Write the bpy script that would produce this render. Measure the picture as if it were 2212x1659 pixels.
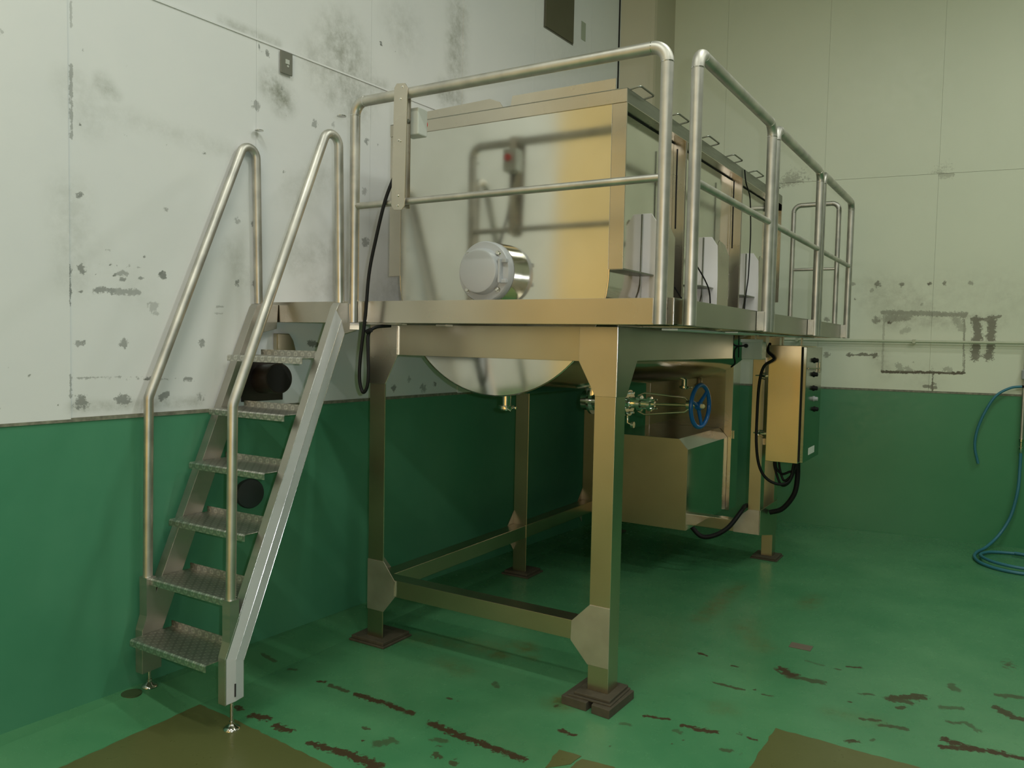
import bpy, bmesh, math, random
from mathutils import Vector, Matrix
PI = math.pi
for o in list(bpy.data.objects): bpy.data.objects.remove(o)
S = bpy.context.scene
COL = S.collection

# ------------------------------------------------------------------ camera
cam_d = bpy.data.cameras.new('camera'); cam = bpy.data.objects.new('camera', cam_d); COL.objects.link(cam)
CP = Vector((1.09521, -2.97613, 1.68142))
CR = Vector((0.85190, 0.52332, 0.02005)); CU = Vector((-0.04510, 0.03517, 0.99836)); CF = Vector((-0.52175, 0.85141, -0.05356))
M = Matrix((CR, CU, -CF)).transposed().to_4x4(); M.translation = CP
cam.matrix_world = M
cam_d.sensor_width = 36; cam_d.lens = 36 * 1725.6 / 2212; cam_d.clip_start = 0.05; cam_d.clip_end = 60
S.camera = cam
# ------------------------------------------------------------------ world, exposure, lights
w = bpy.data.worlds.new('world'); S.world = w; w.use_nodes = True
w.node_tree.nodes['Background'].inputs[0].default_value = (0.6, 0.65, 0.6, 1)
w.node_tree.nodes['Background'].inputs[1].default_value = 0.02
S.view_settings.view_transform = 'Standard'; S.view_settings.look = 'None'
S.view_settings.gamma = 1; S.view_settings.use_curve_mapping = False
S.view_settings.exposure = -0.1

def area(name, loc, rot, sx, sy, power, col):
    l = bpy.data.lights.new(name, 'AREA'); l.shape = 'RECTANGLE'; l.size = sx; l.size_y = sy
    l.energy = power; l.color = col
    o = bpy.data.objects.new(name, l); o.location = loc; o.rotation_euler = rot; COL.objects.link(o); return o
CEIL = 5.6
TUBES = [(-0.6, -4.6), (2.6, -4.6), (-0.6, -2.2), (2.6, -2.2), (0.9, 0.6), (3.6, 0.6), (3.2, 3.0)]
LP = 44.0
for i, (x, y) in enumerate(TUBES):
    area('ceiling_tube_light', (x, y, CEIL - 0.20), (0, 0, 0), 1.25, 0.2, LP, (0.97, 1.0, 0.90))
# daylight that comes through the yellow strip curtain of the doorway behind the camera
area('curtain_glow', (0.3, -6.75, 1.6), (PI/2, 0, 0), 3.6, 2.9, 30.0, (1.0, 0.66, 0.26))
# the small flash of the camera that took the picture
fl = bpy.data.lights.new('camera_flash', 'AREA'); fl.shape = 'RECTANGLE'; fl.size = 0.03; fl.size_y = 0.02; fl.energy = 20.0
fl.color = (0.92, 0.95, 1.0)
fo = bpy.data.objects.new('camera_flash', fl); COL.objects.link(fo)
fm = M.copy(); fm.translation = CP + CR * 0.085 + CU * 0.045 - CF * 0.03; fo.matrix_world = fm

# ------------------------------------------------------------------ materials
def new_mat(name):
    m = bpy.data.materials.new(name); m.use_nodes = True
    return m, m.node_tree.nodes, m.node_tree.links, m.node_tree.nodes['Principled BSDF']
def srgb(r, g, b):
    f = lambda c: (c/255/12.92) if c/255 <= 0.04045 else ((c/255+0.055)/1.055)**2.4
    return (f(r), f(g), f(b), 1)
def tex(N, L, kind, scale, vec=None, **k):
    t = N.new(kind)
    if 'Scale' in t.inputs: t.inputs['Scale'].default_value = scale
    for a, b in k.items():
        if a in t.inputs: t.inputs[a].default_value = b
        else: setattr(t, a, b)
    if vec is not None: L.new(vec, t.inputs['Vector'])
    return t
def coord(N, L, scale=(1, 1, 1), kind='Object', rot=(0,0,0)):
    c = N.new('ShaderNodeTexCoord'); mp = N.new('ShaderNodeMapping'); mp.inputs['Scale'].default_value = scale
    mp.inputs['Rotation'].default_value = rot
    L.new(c.outputs[kind], mp.inputs['Vector']); return mp.outputs[0]
def ramp(N, L, fac, stops):
    r = N.new('ShaderNodeValToRGB'); L.new(fac, r.inputs[0]); e = r.color_ramp.elements
    e[0].position, e[0].color = stops[0]; e[1].position, e[1].color = stops[-1]
    for p, c in stops[1:-1]:
        q = e.new(p); q.color = c
    return r.outputs[0]
def mapr(N, L, v, a, b, c, d):
    r = N.new('ShaderNodeMapRange'); L.new(v, r.inputs[0])
    for i, x in enumerate((a, b, c, d)): r.inputs[i+1].default_value = x
    return r.outputs[0]
def mathn(N, L, op, a, b=None):
    m = N.new('ShaderNodeMath'); m.operation = op
    for i, v in enumerate((a, b)):
        if v is None: continue
        if isinstance(v, (int, float)): m.inputs[i].default_value = v
        else: L.new(v, m.inputs[i])
    return m.outputs[0]
def mixc(N, L, fac, a, b):
    m = N.new('ShaderNodeMix'); m.data_type = 'RGBA'
    if isinstance(fac, (int, float)): m.inputs[0].default_value = fac
    else: L.new(fac, m.inputs[0])
    for i, v in ((6, a), (7, b)):
        if isinstance(v, tuple): m.inputs[i].default_value = v
        else: L.new(v, m.inputs[i])
    return m.outputs[2]
def bump(N, L, P, h, strength, dist=0.002):
    b = N.new('ShaderNodeBump'); b.inputs['Strength'].default_value = strength; b.inputs['Distance'].default_value = dist
    L.new(h, b.inputs['Height']); L.new(b.outputs[0], P.inputs['Normal'])

def steel(name, rough, col=(0.60, 0.58, 0.54, 1), var=0.06, stretch=(3, 3, 40), wob=0.0, metallic=1.0, blotch=0.0, col2=None):
    m, N, L, P = new_mat(name)
    P.inputs['Metallic'].default_value = metallic
    v = coord(N, L, stretch); n = tex(N, L, 'ShaderNodeTexNoise', 3.0, v, Detail=4.0)
    L.new(mapr(N, L, n.outputs['Fac'], 0.3, 0.7, max(0.01, rough - var), rough + var), P.inputs['Roughness'])
    v2 = coord(N, L, (1, 1, 1)); n2 = tex(N, L, 'ShaderNodeTexNoise', 9.0 if blotch else 2.0, v2, Detail=3.0)
    c2 = col2 or (col[0]*0.86, col[1]*0.86, col[2]*0.84, 1)
    L.new(mixc(N, L, mapr(N, L, n2.outputs['Fac'], 0.35, 0.65, 0, 1), col, c2), P.inputs['Base Color'])
    if wob:
        n3 = tex(N, L, 'ShaderNodeTexNoise', 1.3, v2, Detail=1.0); bump(N, L, P, n3.outputs['Fac'], 1.0, wob)
    return m
M_BRUSH = steel('brushed_stainless_sheet', 0.27, (0.60, 0.55, 0.47, 1), 0.02, (1, 1, 1))
M_FRAME = steel('satin_stainless_box_section', 0.31, (0.56, 0.50, 0.38, 1), 0.02, (1, 1, 1))
M_SIDE = steel('side_reflection_stainless', 0.30, (0.31, 0.325, 0.26, 1), 0.02, (1, 1, 1))  # darker steel copy: dim green reflection of right-facing sides put into the colour
M_STAIR = steel('matt_stainless_stair', 0.46, (0.54, 0.52, 0.48, 1), 0.05, (2, 2, 10))
M_PIPE = steel('pickled_stainless_tube', 0.48, (0.62, 0.60, 0.55, 1), 0.08, (1, 1, 1), blotch=1, col2=(0.46, 0.45, 0.42, 1))
M_MIRROR = steel('mirror_stainless_tank_wall', 0.115, (0.70, 0.69, 0.63, 1), 0.02, (1, 1, 1), wob=0.0020)
M_BOWL = steel('polished_stainless_bowl', 0.10, (0.62, 0.60, 0.55, 1), 0.03, (1, 1, 1), wob=0.002)
M_POL = steel('bright_polished_steel', 0.12, (0.70, 0.68, 0.64, 1), 0.03)
M_WELD = steel('bright_weld_bead', 0.22, (0.75, 0.74, 0.72, 1), 0.05)
M_DARKST = steel('dull_lid_edge', 0.42, (0.30, 0.31, 0.27, 1), 0.05)
M_BRACK = steel('matt_white_bracket_plate', 0.55, (0.92, 0.90, 0.95, 1), 0.03, metallic=0.25)
M_BLAST = steel('bead_blasted_flash_tint', 0.5, (0.80, 0.78, 0.84, 1), 0.05, metallic=0.4)  # matt finish; pale lavender of the flash painted into the base colour
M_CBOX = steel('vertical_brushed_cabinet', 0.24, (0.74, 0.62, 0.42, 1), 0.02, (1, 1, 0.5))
def tread_mat():
    m, N, L, P = new_mat('chequered_stair_plate')
    P.inputs['Metallic'].default_value = 1; P.inputs['Roughness'].default_value = 0.42
    c = N.new('ShaderNodeTexCoord'); sx = N.new('ShaderNodeSeparateXYZ'); L.new(c.outputs['Object'], sx.inputs[0])
    k = 2*PI/0.034
    yy = mathn(N, L, 'ADD', sx.outputs[1], mathn(N, L, 'MULTIPLY', sx.outputs[2], -1.0))
    a = mathn(N, L, 'MULTIPLY', mathn(N, L, 'ADD', sx.outputs[0], yy), k*0.707)
    b = mathn(N, L, 'MULTIPLY', mathn(N, L, 'SUBTRACT', sx.outputs[0], yy), k*0.707)
    def loz(u, v):
        s = mathn(N, L, 'MULTIPLY', mathn(N, L, 'SINE', u), mathn(N, L, 'SINE', mathn(N, L, 'MULTIPLY', v, 0.5)))
        return mathn(N, L, 'POWER', mathn(N, L, 'ABSOLUTE', s), 3.0)
    h = mathn(N, L, 'MAXIMUM', loz(a, b), mathn(N, L, 'MULTIPLY', loz(b, mathn(N, L, 'ADD', a, PI)), 0.8))
    L.new(mixc(N, L, h, (0.50, 0.49, 0.45, 1), (0.78, 0.76, 0.70, 1)), P.inputs['Base Color'])
    bump(N, L, P, h, 0.5, 0.0015)
    return m
M_TREAD = tread_mat()
def plain(name, col, rough=0.5, metallic=0.0, nscale=8.0, amt=0.12, **k):
    m, N, L, P = new_mat(name)
    P.inputs['Roughness'].default_value = rough; P.inputs['Metallic'].default_value = metallic
    n = tex(N, L, 'ShaderNodeTexNoise', nscale, coord(N, L), Detail=4.0)
    d = tuple(c*(1-amt) for c in col[:3]) + (1,); e = tuple(min(1, c*(1+amt)) for c in col[:3]) + (1,)
    L.new(mixc(N, L, n.outputs['Fac'], d, e), P.inputs['Base Color'])
    for a, b in k.items(): P.inputs[a.replace('_', ' ')].default_value = b
    return m
M_CABLE = plain('black_rubber_cable', (0.007, 0.007, 0.008, 1), 0.55, Specular_IOR_Level=0.25)
M_SHIM = plain('weathered_grey_shim', (0.068, 0.058, 0.038, 1), 0.7, nscale=30, amt=0.35)
M_CAST = plain('grey_enamel_casting', (0.40, 0.42, 0.44, 1), 0.38, amt=0.04)
M_RED = plain('red_plastic', (0.62, 0.02, 0.015, 1), 0.4)
M_GREYP = plain('light_grey_plastic', (0.52, 0.54, 0.50, 1), 0.45, amt=0.03)
M_BLUE = plain('blue_enamel', (0.008, 0.10, 0.33, 1), 0.28, amt=0.1)
M_HOSE = plain('blue_rubber_hose', (0.035, 0.17, 0.24, 1), 0.42)
M_HOLE = plain('bore_shade_and_seal_black', (0.012, 0.012, 0.012, 1), 0.9)  # black of seals and joints, and of the shade in the duct bore
M_DUCT = plain('dark_painted_duct', (0.030, 0.022, 0.018, 1), 0.38, nscale=3, amt=0.5)
M_RUBBER = plain('dark_rubber_cap', (0.025, 0.032, 0.035, 1), 0.5)
M_SOCK = plain('brown_grey_socket_plate', (0.17, 0.17, 0.14, 1), 0.5, amt=0.1)
M_WHITE = plain('white_label', (0.75, 0.76, 0.72, 1), 0.5, amt=0.02)
M_YELLOWP = plain('ivory_plastic', (0.72, 0.62, 0.36, 1), 0.4)
M_CREAMPIPE = plain('cream_painted_pipe', (0.46, 0.49, 0.36, 1), 0.4)
M_CEIL = plain('ceiling_paint', (0.50, 0.52, 0.46, 1), 0.9)
def curtain_mat(name, ca, cb, CURT):
    m, N, L, P = new_mat(name)
    n = tex(N, L, 'ShaderNodeTexNoise', 2.0, coord(N, L, (6, 6, 0.6)), Detail=2.0)
    c = mixc(N, L, n.outputs['Fac'], ca, cb)
    L.new(c, P.inputs['Base Color']); L.new(c, P.inputs['Emission Color']); P.inputs['Emission Strength'].default_value = CURT
    P.inputs['Roughness'].default_value = 0.35
    return m
M_CURT = curtain_mat('backlit_orange_strip', (0.80, 0.42, 0.07, 1), (0.88, 0.52, 0.12, 1), 0.62)
M_CURT2 = curtain_mat('backlit_mustard_strip', (0.60, 0.43, 0.18, 1), (0.66, 0.52, 0.28, 1), 0.28)
m_em, N_, L_, P_ = new_mat('lit_tube'); P_.inputs['Emission Color'].default_value = (1, 0.97, 0.84, 1); P_.inputs['Emission Strength'].default_value = 5
M_TUBE = m_em
m_em, N_, L_, P_ = new_mat('bright_window_pane'); P_.inputs['Emission Color'].default_value = (0.80, 0.92, 1, 1); P_.inputs['Emission Strength'].default_value = 3
M_PANE = m_em

def stained(name, base, base2, stain, soft, rough, softcol_amt=0.6, nscale=1.2, fine=0.03, bumpd=0.0006, gloss=0.5, dark_rough=0.8, spotscale=48.0, amp=1.5):
    """painted surface; point attributes 'spot' (hard-edged marks) and 'smudge' (soft dirt) say where the wear is"""
    m, N, L, P = new_mat(name)
    v = coord(N, L)
    n = tex(N, L, 'ShaderNodeTexNoise', nscale, v, Detail=5.0, Roughness=0.55)
    c = mixc(N, L, mapr(N, L, n.outputs['Fac'], 0.3, 0.7, 0, 1), base, base2)
    at = N.new('ShaderNodeAttribute'); at.attribute_name = 'smudge'
    n2 = tex(N, L, 'ShaderNodeTexNoise', 14.0, v, Detail=6.0, Roughness=0.7)
    s = mathn(N, L, 'MULTIPLY', at.outputs['Fac'], mapr(N, L, n2.outputs['Fac'], 0.35, 0.65, 0.15, 1.0))
    c = mixc(N, L, mathn(N, L, 'MULTIPLY', s, softcol_amt), c, soft)
    ad = N.new('ShaderNodeAttribute'); ad.attribute_name = 'spot'
    n3 = tex(N, L, 'ShaderNodeTexNoise', spotscale, v, Detail=6.0, Roughness=0.75)
    q = mathn(N, L, 'ADD', ad.outputs['Fac'], mathn(N, L, 'MULTIPLY', mathn(N, L, 'SUBTRACT', n3.outputs['Fac'], 0.5), amp))
    f = mapr(N, L, q, 0.54, 0.68, 0, 1)
    st = N.new('ShaderNodeAttribute'); st.attribute_name = 'strength'
    f = mathn(N, L, 'MULTIPLY', f, st.outputs['Fac'])
    c = mixc(N, L, f, c, stain)
    L.new(c, P.inputs['Base Color'])
    r0 = mapr(N, L, n2.outputs['Fac'], 0.3, 0.7, rough - 0.04, rough + 0.06)
    r = N.new('ShaderNodeMix'); L.new(f, r.inputs[0]); L.new(r0, r.inputs[2]); r.inputs[3].default_value = dark_rough
    L.new(r.outputs[0], P.inputs['Roughness'])
    P.inputs['Specular IOR Level'].default_value = gloss
    n4 = tex(N, L, 'ShaderNodeTexNoise', 25.0, v, Detail=3.0); bump(N, L, P, n4.outputs['Fac'], 0.6, bumpd)
    return m
M_WALL_L = stained('stained_flash_white_panel', (0.72, 0.735, 0.755, 1), (0.78, 0.785, 0.79, 1), (0.20, 0.21, 0.20, 1), (0.30, 0.31, 0.27, 1), 0.55, 0.75)  # bluish white of the nearer flash is mixed into the panel colour
M_WALL_R = stained('stained_far_tint_panel', (0.66, 0.695, 0.57, 1), (0.70, 0.73, 0.60, 1), (0.13, 0.11, 0.08, 1), (0.26, 0.24, 0.18, 1), 0.38, 0.75)  # yellow-green tint painted in for the weaker flash on the far wall
M_GREEN = stained('green_epoxy_wall', (0.040, 0.200, 0.090, 1), (0.060, 0.235, 0.110, 1), (0.02, 0.08, 0.04, 1), (0.02, 0.1, 0.05, 1), 0.36, 0.5)
M_GREEN_L = stained('near_lit_green_epoxy_wall', (0.055, 0.235, 0.130, 1), (0.085, 0.285, 0.165, 1), (0.02, 0.08, 0.04, 1), (0.02, 0.1, 0.05, 1), 0.42, 0.5)  # lit copy of the green: brightness near the camera painted into the colour
M_FLOOR = stained('green_epoxy_floor', (0.050, 0.205, 0.090, 1), (0.095, 0.275, 0.130, 1), (0.048, 0.030, 0.011, 1), (0.11, 0.09, 0.015, 1), 0.24, 0.8, 1.6, bumpd=0.0009, dark_rough=0.6, spotscale=32.0, amp=2.2)
M_PATCH = stained('olive_floor_patch', (0.095, 0.105, 0.035, 1), (0.115, 0.125, 0.045, 1), (0.05, 0.04, 0.02, 1), (0.05, 0.05, 0.02, 1), 0.30, 0.5)
M_LEDGE = plain('grimy_ledge', (0.20, 0.20, 0.15, 1), 0.8, nscale=40, amt=0.8)

# ------------------------------------------------------------------ mesh helpers
def obj(name, bm, mat, parent=None, smooth=False, label=None):
    me = bpy.data.meshes.new(name); bm.normal_update(); bm.to_mesh(me); bm.free()
    for f in me.polygons: f.use_smooth = smooth
    if smooth:
        try: me.set_sharp_from_angle(angle=math.radians(40))
        except Exception: pass
    me.materials.append(mat)
    o = bpy.data.objects.new(name, me); COL.objects.link(o)
    if parent: o.parent = parent; o.matrix_parent_inverse = parent.matrix_world.inverted()
    if label: o['label'] = label
    return o
def thing(name, label, cat, loc=(0, 0, 0), group=None, kind=None):
    o = bpy.data.objects.new(name, None); COL.objects.link(o); o.location = loc; o.empty_display_size = 0.05
    bpy.context.view_layer.update() if False else None
    o.matrix_world = Matrix.Translation(loc)
    if kind: o['kind'] = kind
    if label: o['label'] = label; o['category'] = cat
    if group: o['group'] = group
    return o
def tag(o, label, cat, group=None):
    o['label'] = label; o['category'] = cat
    if group: o['group'] = group
    return o
def box(bm, x0, x1, y0, y1, z0, z1, bev=0.0):
    r = bmesh.ops.create_cube(bm, size=1)
    vs = r['verts']
    bmesh.ops.scale(bm, vec=(x1-x0, y1-y0, z1-z0), verts=vs)
    bmesh.ops.translate(bm, vec=((x0+x1)/2, (y0+y1)/2, (z0+z1)/2), verts=vs)
    if bev:
        es = list({e for v in vs for e in v.link_edges})
        bmesh.ops.bevel(bm, geom=es, offset=bev, segments=2, affect='EDGES', profile=0.5)
    return bm
def B(x0, x1, y0, y1, z0, z1, bev=0.0015): return box(bmesh.new(), x0, x1, y0, y1, z0, z1, bev)
def prism(bm, pts, axis, a, b, bev=0.0):
    """polygon (2-D points) extruded along axis; for 'x' points are (y,z), for 'y' (x,z), for 'z' (x,y)"""
    def P3(p, t):
        return {'x': (t, p[0], p[1]), 'y': (p[0], t, p[1]), 'z': (p[0], p[1], t)}[axis]
    v0 = [bm.verts.new(P3(p, a)) for p in pts]; v1 = [bm.verts.new(P3(p, b)) for p in pts]
    n = len(pts); fs = [bm.faces.new(v0), bm.faces.new(v1[::-1])]
    for i in range(n): fs.append(bm.faces.new((v0[i], v1[i], v1[(i+1) % n], v0[(i+1) % n])))
    bmesh.ops.recalc_face_normals(bm, faces=fs)
    if bev:
        es = list({e for f in fs for e in f.edges})
        bmesh.ops.bevel(bm, geom=es, offset=bev, segments=2, affect='EDGES', profile=0.5)
    return bm
def PR(pts, axis, a, b, bev=0.001): return prism(bmesh.new(), pts, axis, a, b, bev)
def sweep(bm, path, rad, seg=16, cap=True):
    path = [Vector(p) for p in path]; n = len(path)
    rads = rad if isinstance(rad, (list, tuple)) else [rad]*n
    t0 = (path[1]-path[0]).normalized()
    u = t0.orthogonal().normalized(); rings = []
    for i in range(n):
        t = ((path[min(i+1, n-1)]-path[i]).normalized() + (path[i]-path[max(i-1, 0)]).normalized()).normalized()
        u = (u - t*u.dot(t)).normalized(); v = t.cross(u)
        rings.append([bm.verts.new(path[i] + (u*math.cos(2*PI*k/seg) + v*math.sin(2*PI*k/seg))*rads[i]) for k in range(seg)])
    fs = []
    for i in range(n-1):
        for k in range(seg):
            fs.append(bm.faces.new((rings[i][k], rings[i][(k+1) % seg], rings[i+1][(k+1) % seg], rings[i+1][k])))
    if cap: fs.append(bm.faces.new(rings[0][::-1])); fs.append(bm.faces.new(rings[-1]))
    return bm
def T(path, rad, seg=16): return sweep(bmesh.new(), path, rad, seg)
def fillet(pts, r, n=8):
    pts = [Vector(p) for p in pts]; out = [pts[0]]
    for i in range(1, len(pts)-1):
        a, b, c = pts[i-1], pts[i], pts[i+1]
        d1 = (a-b).normalized(); d2 = (c-b).normalized(); ang = d1.angle(d2)
        d = min(r/math.tan(ang/2), (a-b).length*0.48, (c-b).length*0.48); rr = d*math.tan(ang/2)
        ctr = b + (d1+d2).normalized()*(rr/math.sin(ang/2))
        p0 = b+d1*d; p1 = b+d2*d; v0 = p0-ctr; v1 = p1-ctr
        full = v0.angle(v1); ax = v0.cross(v1).normalized()
        for k in range(n+1): out.append(ctr + Matrix.Rotation(full*k/n, 3, ax) @ v0)
    out.append(pts[-1]); return out
def spline(pts, n=8):
    P = [Vector(p) for p in pts]; P = [P[0]*2-P[1]] + P + [P[-1]*2-P[-2]]; out = []
    for i in range(1, len(P)-2):
        for k in range(n):
            t = k/n; a, b, c, d = P[i-1], P[i], P[i+1], P[i+2]
            out.append(0.5*((2*b)+(c-a)*t+(2*a-5*b+4*c-d)*t*t+(3*b-a-3*c+d)*t**3))
    out.append(P[-2]); return out
def lathe(bm, prof, axis, c, seg=32):
    """prof: list of (t along axis, radius); c: the axis point (3-D, component along axis ignored)"""
    ax = 'xyz'.index(axis); o1, o2 = [i for i in range(3) if i != ax]; rings = []
    for t, r in prof:
        ring = []
        for k in range(seg):
            p = [0, 0, 0]; p[ax] = t; p[o1] = c[o1] + r*math.cos(2*PI*k/seg); p[o2] = c[o2] + r*math.sin(2*PI*k/seg)
            ring.append(bm.verts.new(p))
        rings.append(ring)
    fs = []
    for i in range(len(rings)-1):
        for k in range(seg): fs.append(bm.faces.new((rings[i][k], rings[i][(k+1) % seg], rings[i+1][(k+1) % seg], rings[i+1][k])))
    fs.append(bm.faces.new(rings[0][::-1])); fs.append(bm.faces.new(rings[-1]))
    bmesh.ops.recalc_face_normals(bm, faces=fs); return bm
def LT(prof, axis, c, seg=32): return lathe(bmesh.new(), prof, axis, c, seg)
def hexbolt(c, axis, r=0.012, h=0.009, sign=-1):
    ax = 'xyz'.index(axis); t = c[ax]
    bm = LT([(t, r*1.25), (t+sign*0.002, r*1.25), (t+sign*0.0021, r), (t+sign*h, r), (t+sign*(h+0.002), r*0.8)], axis, c, 6); return bm

# capsule stains: (a0,b0,a1,b1,radius,strength)
LW = [(-1.002,2.871,-1.002,2.871,0.008,1.0),(-0.807,2.868,-0.807,2.868,0.006,0.6),(-0.604,2.87,-0.604,2.87,0.006,0.7),(-1.009,2.563,-1.009,2.563,0.008,1.0),(-0.813,2.563,-0.813,2.563,0.008,1.0),(-0.61,2.562,-0.61,2.562,0.007,1.0),(-0.414,2.563,-0.414,2.563,0.009,1.0),(-1.016,2.264,-1.016,2.264,0.013,0.8),(-0.618,2.264,-0.618,2.264,0.013,0.6),(-0.819,2.263,-0.819,2.263,0.004,0.8),(-0.108,2.868,-0.108,2.868,0.021,0.6),(-0.039,3.149,-0.039,3.149,0.015,0.8),(-0.092,3.177,-0.086,3.146,0.007,0.8),(0.073,2.562,0.073,2.562,0.01,0.8),(0.284,2.865,0.284,2.865,0.02,0.6),(0.09,2.864,0.09,2.864,0.007,1.0),(0.052,3.0,0.052,3.0,0.01,0.6),(0.689,2.858,0.689,2.858,0.019,0.7),(0.78,2.858,0.78,2.858,0.011,0.7),(0.674,2.56,0.674,2.56,0.019,0.5),(0.686,2.262,0.686,2.262,0.028,0.7),(0.699,3.466,0.699,3.466,0.008,1.0),(0.802,3.463,0.802,3.463,0.013,1.0),(1.01,3.485,1.01,3.485,0.005,1.0),(0.934,3.457,0.934,3.457,0.006,1.0),(-1.01,1.951,-1.01,1.951,0.02,0.8),(-0.631,1.956,-0.631,1.956,0.018,0.9),(-0.649,1.965,-0.649,1.965,0.009,1.0),(-1.025,1.634,-1.025,1.634,0.016,0.7),(-1.005,1.642,-1.005,1.642,0.01,0.8),(-0.825,1.634,-0.825,1.634,0.019,0.7),(-0.427,1.639,-0.427,1.639,0.016,0.7),(-0.427,1.66,-0.427,1.66,0.009,0.8),(-1.017,1.381,-1.017,1.381,0.028,0.8),(-0.846,1.384,-0.812,1.378,0.02,0.8),(-0.64,1.387,-0.616,1.395,0.017,0.8),(-0.433,1.378,-0.433,1.378,0.019,0.6),(-0.225,2.261,-0.225,2.261,0.016,0.5),(-0.123,2.263,-0.123,2.263,0.017,0.7),(-0.116,1.951,-0.116,1.951,0.017,0.7),(-0.224,1.948,-0.224,1.948,0.014,0.8),(-0.175,2.322,-0.175,2.322,0.007,0.4),(-0.696,1.812,-0.666,1.814,0.015,0.4),(-0.689,1.787,-0.661,1.779,0.011,0.4),(-0.344,1.824,-0.306,1.826,0.006,0.5),(-0.352,1.787,-0.312,1.787,0.007,0.4),(-0.903,2.053,-0.88,2.041,0.006,0.8),(-0.74,2.041,-0.724,2.032,0.006,0.8),(-0.942,1.977,-0.93,1.978,0.004,1.0),(-0.891,1.98,-0.876,1.979,0.004,1.0),(-0.859,1.989,-0.847,1.986,0.005,1.0),(-0.8,1.984,-0.789,1.991,0.005,0.8),(-0.751,1.982,-0.751,1.982,0.009,0.5),(-0.843,1.949,-0.813,1.947,0.012,0.6),(-0.949,1.932,-0.937,1.927,0.004,1.0),(-0.926,1.932,-0.91,1.921,0.004,1.0),(-0.87,1.933,-0.87,1.933,0.007,1.0),(-0.843,1.92,-0.817,1.918,0.004,0.8),(-0.752,1.933,-0.734,1.933,0.008,0.7),(-0.947,1.87,-0.86,1.866,0.012,0.75),(-0.86,1.866,-0.752,1.868,0.013,0.6),(-1.033,1.857,-1.043,1.847,0.004,1.0),(-1.013,1.86,-1.013,1.85,0.004,1.0),(-0.968,1.851,-0.96,1.844,0.004,1.0),(-0.867,1.798,-0.867,1.798,0.004,0.8),(-1.036,1.483,-0.686,1.478,0.006,0.6),(-0.686,1.467,-0.469,1.461,0.006,0.6),(-0.731,1.473,-0.704,1.472,0.005,1.0),(-0.519,1.471,-0.486,1.47,0.004,0.8),(-1.313,1.539,-1.313,1.539,0.007,1.0),(-1.228,1.504,-1.228,1.504,0.004,0.9),(-1.12,1.376,-1.12,1.376,0.006,1.0),(-1.334,1.366,-1.334,1.366,0.008,1.0),(-1.313,2.847,-1.313,2.847,0.011,0.4),(-1.029,1.63,-1.029,1.63,0.012,0.6),(-0.824,2.262,-0.824,2.262,0.004,0.8),(-0.102,1.952,-0.102,1.952,0.015,0.5),(0.422,2.897,0.422,2.897,0.015,0.4),(0.251,1.648,0.306,1.638,0.016,0.9),(0.9,1.773,0.9,1.773,0.014,0.4),(0.95,1.37,0.95,1.37,0.021,0.8),(1.242,1.359,1.242,1.359,0.028,0.6),(1.361,1.379,1.361,1.379,0.015,0.8),(1.098,1.418,1.098,1.418,0.018,0.5),(-1.057,1.971,-1.059,1.795,0.006,0.8),(-1.063,1.5,-1.064,1.401,0.004,0.6),(-1.047,3.065,-1.044,2.953,0.005,0.5),(-1.047,2.8,-1.05,2.494,0.008,0.6)]
LS = [(0.488,3.352,0.564,3.137,0.117,0.7),(-0.002,2.997,0.059,2.941,0.052,0.9),(0.349,3.207,0.349,3.207,0.101,0.5),(0.42,3.073,0.42,3.073,0.065,0.5),(0.994,3.622,0.994,3.622,0.112,0.3),(1.528,3.705,1.528,3.705,0.067,0.8),(1.547,3.927,1.533,3.522,0.067,0.6),(0.349,3.182,0.835,3.21,0.031,0.5),(-0.313,3.226,0.027,3.221,0.017,0.5),(-0.916,2.76,-0.875,2.721,0.028,0.5),(-1.035,2.708,-0.958,2.592,0.057,0.25),(-0.876,2.651,-0.258,2.597,0.032,0.2),(0.156,2.457,0.355,2.593,0.075,0.25),(0.159,2.106,0.359,2.178,0.063,0.35),(0.293,1.938,0.504,2.032,0.065,0.25),(-1.042,1.913,-1.058,2.261,0.059,0.25),(-0.258,2.113,-0.174,1.98,0.047,0.3),(1.007,2.941,1.141,2.882,0.057,0.2),(1.067,2.075,0.814,1.942,0.074,0.3),(-0.962,2.029,-0.73,1.853,0.056,0.12),(-1.057,1.361,-0.443,1.353,0.016,0.5),(2.924,4.163,2.68,3.96,0.092,0.2),(1.413,3.335,1.537,3.337,0.055,0.7)]
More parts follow.
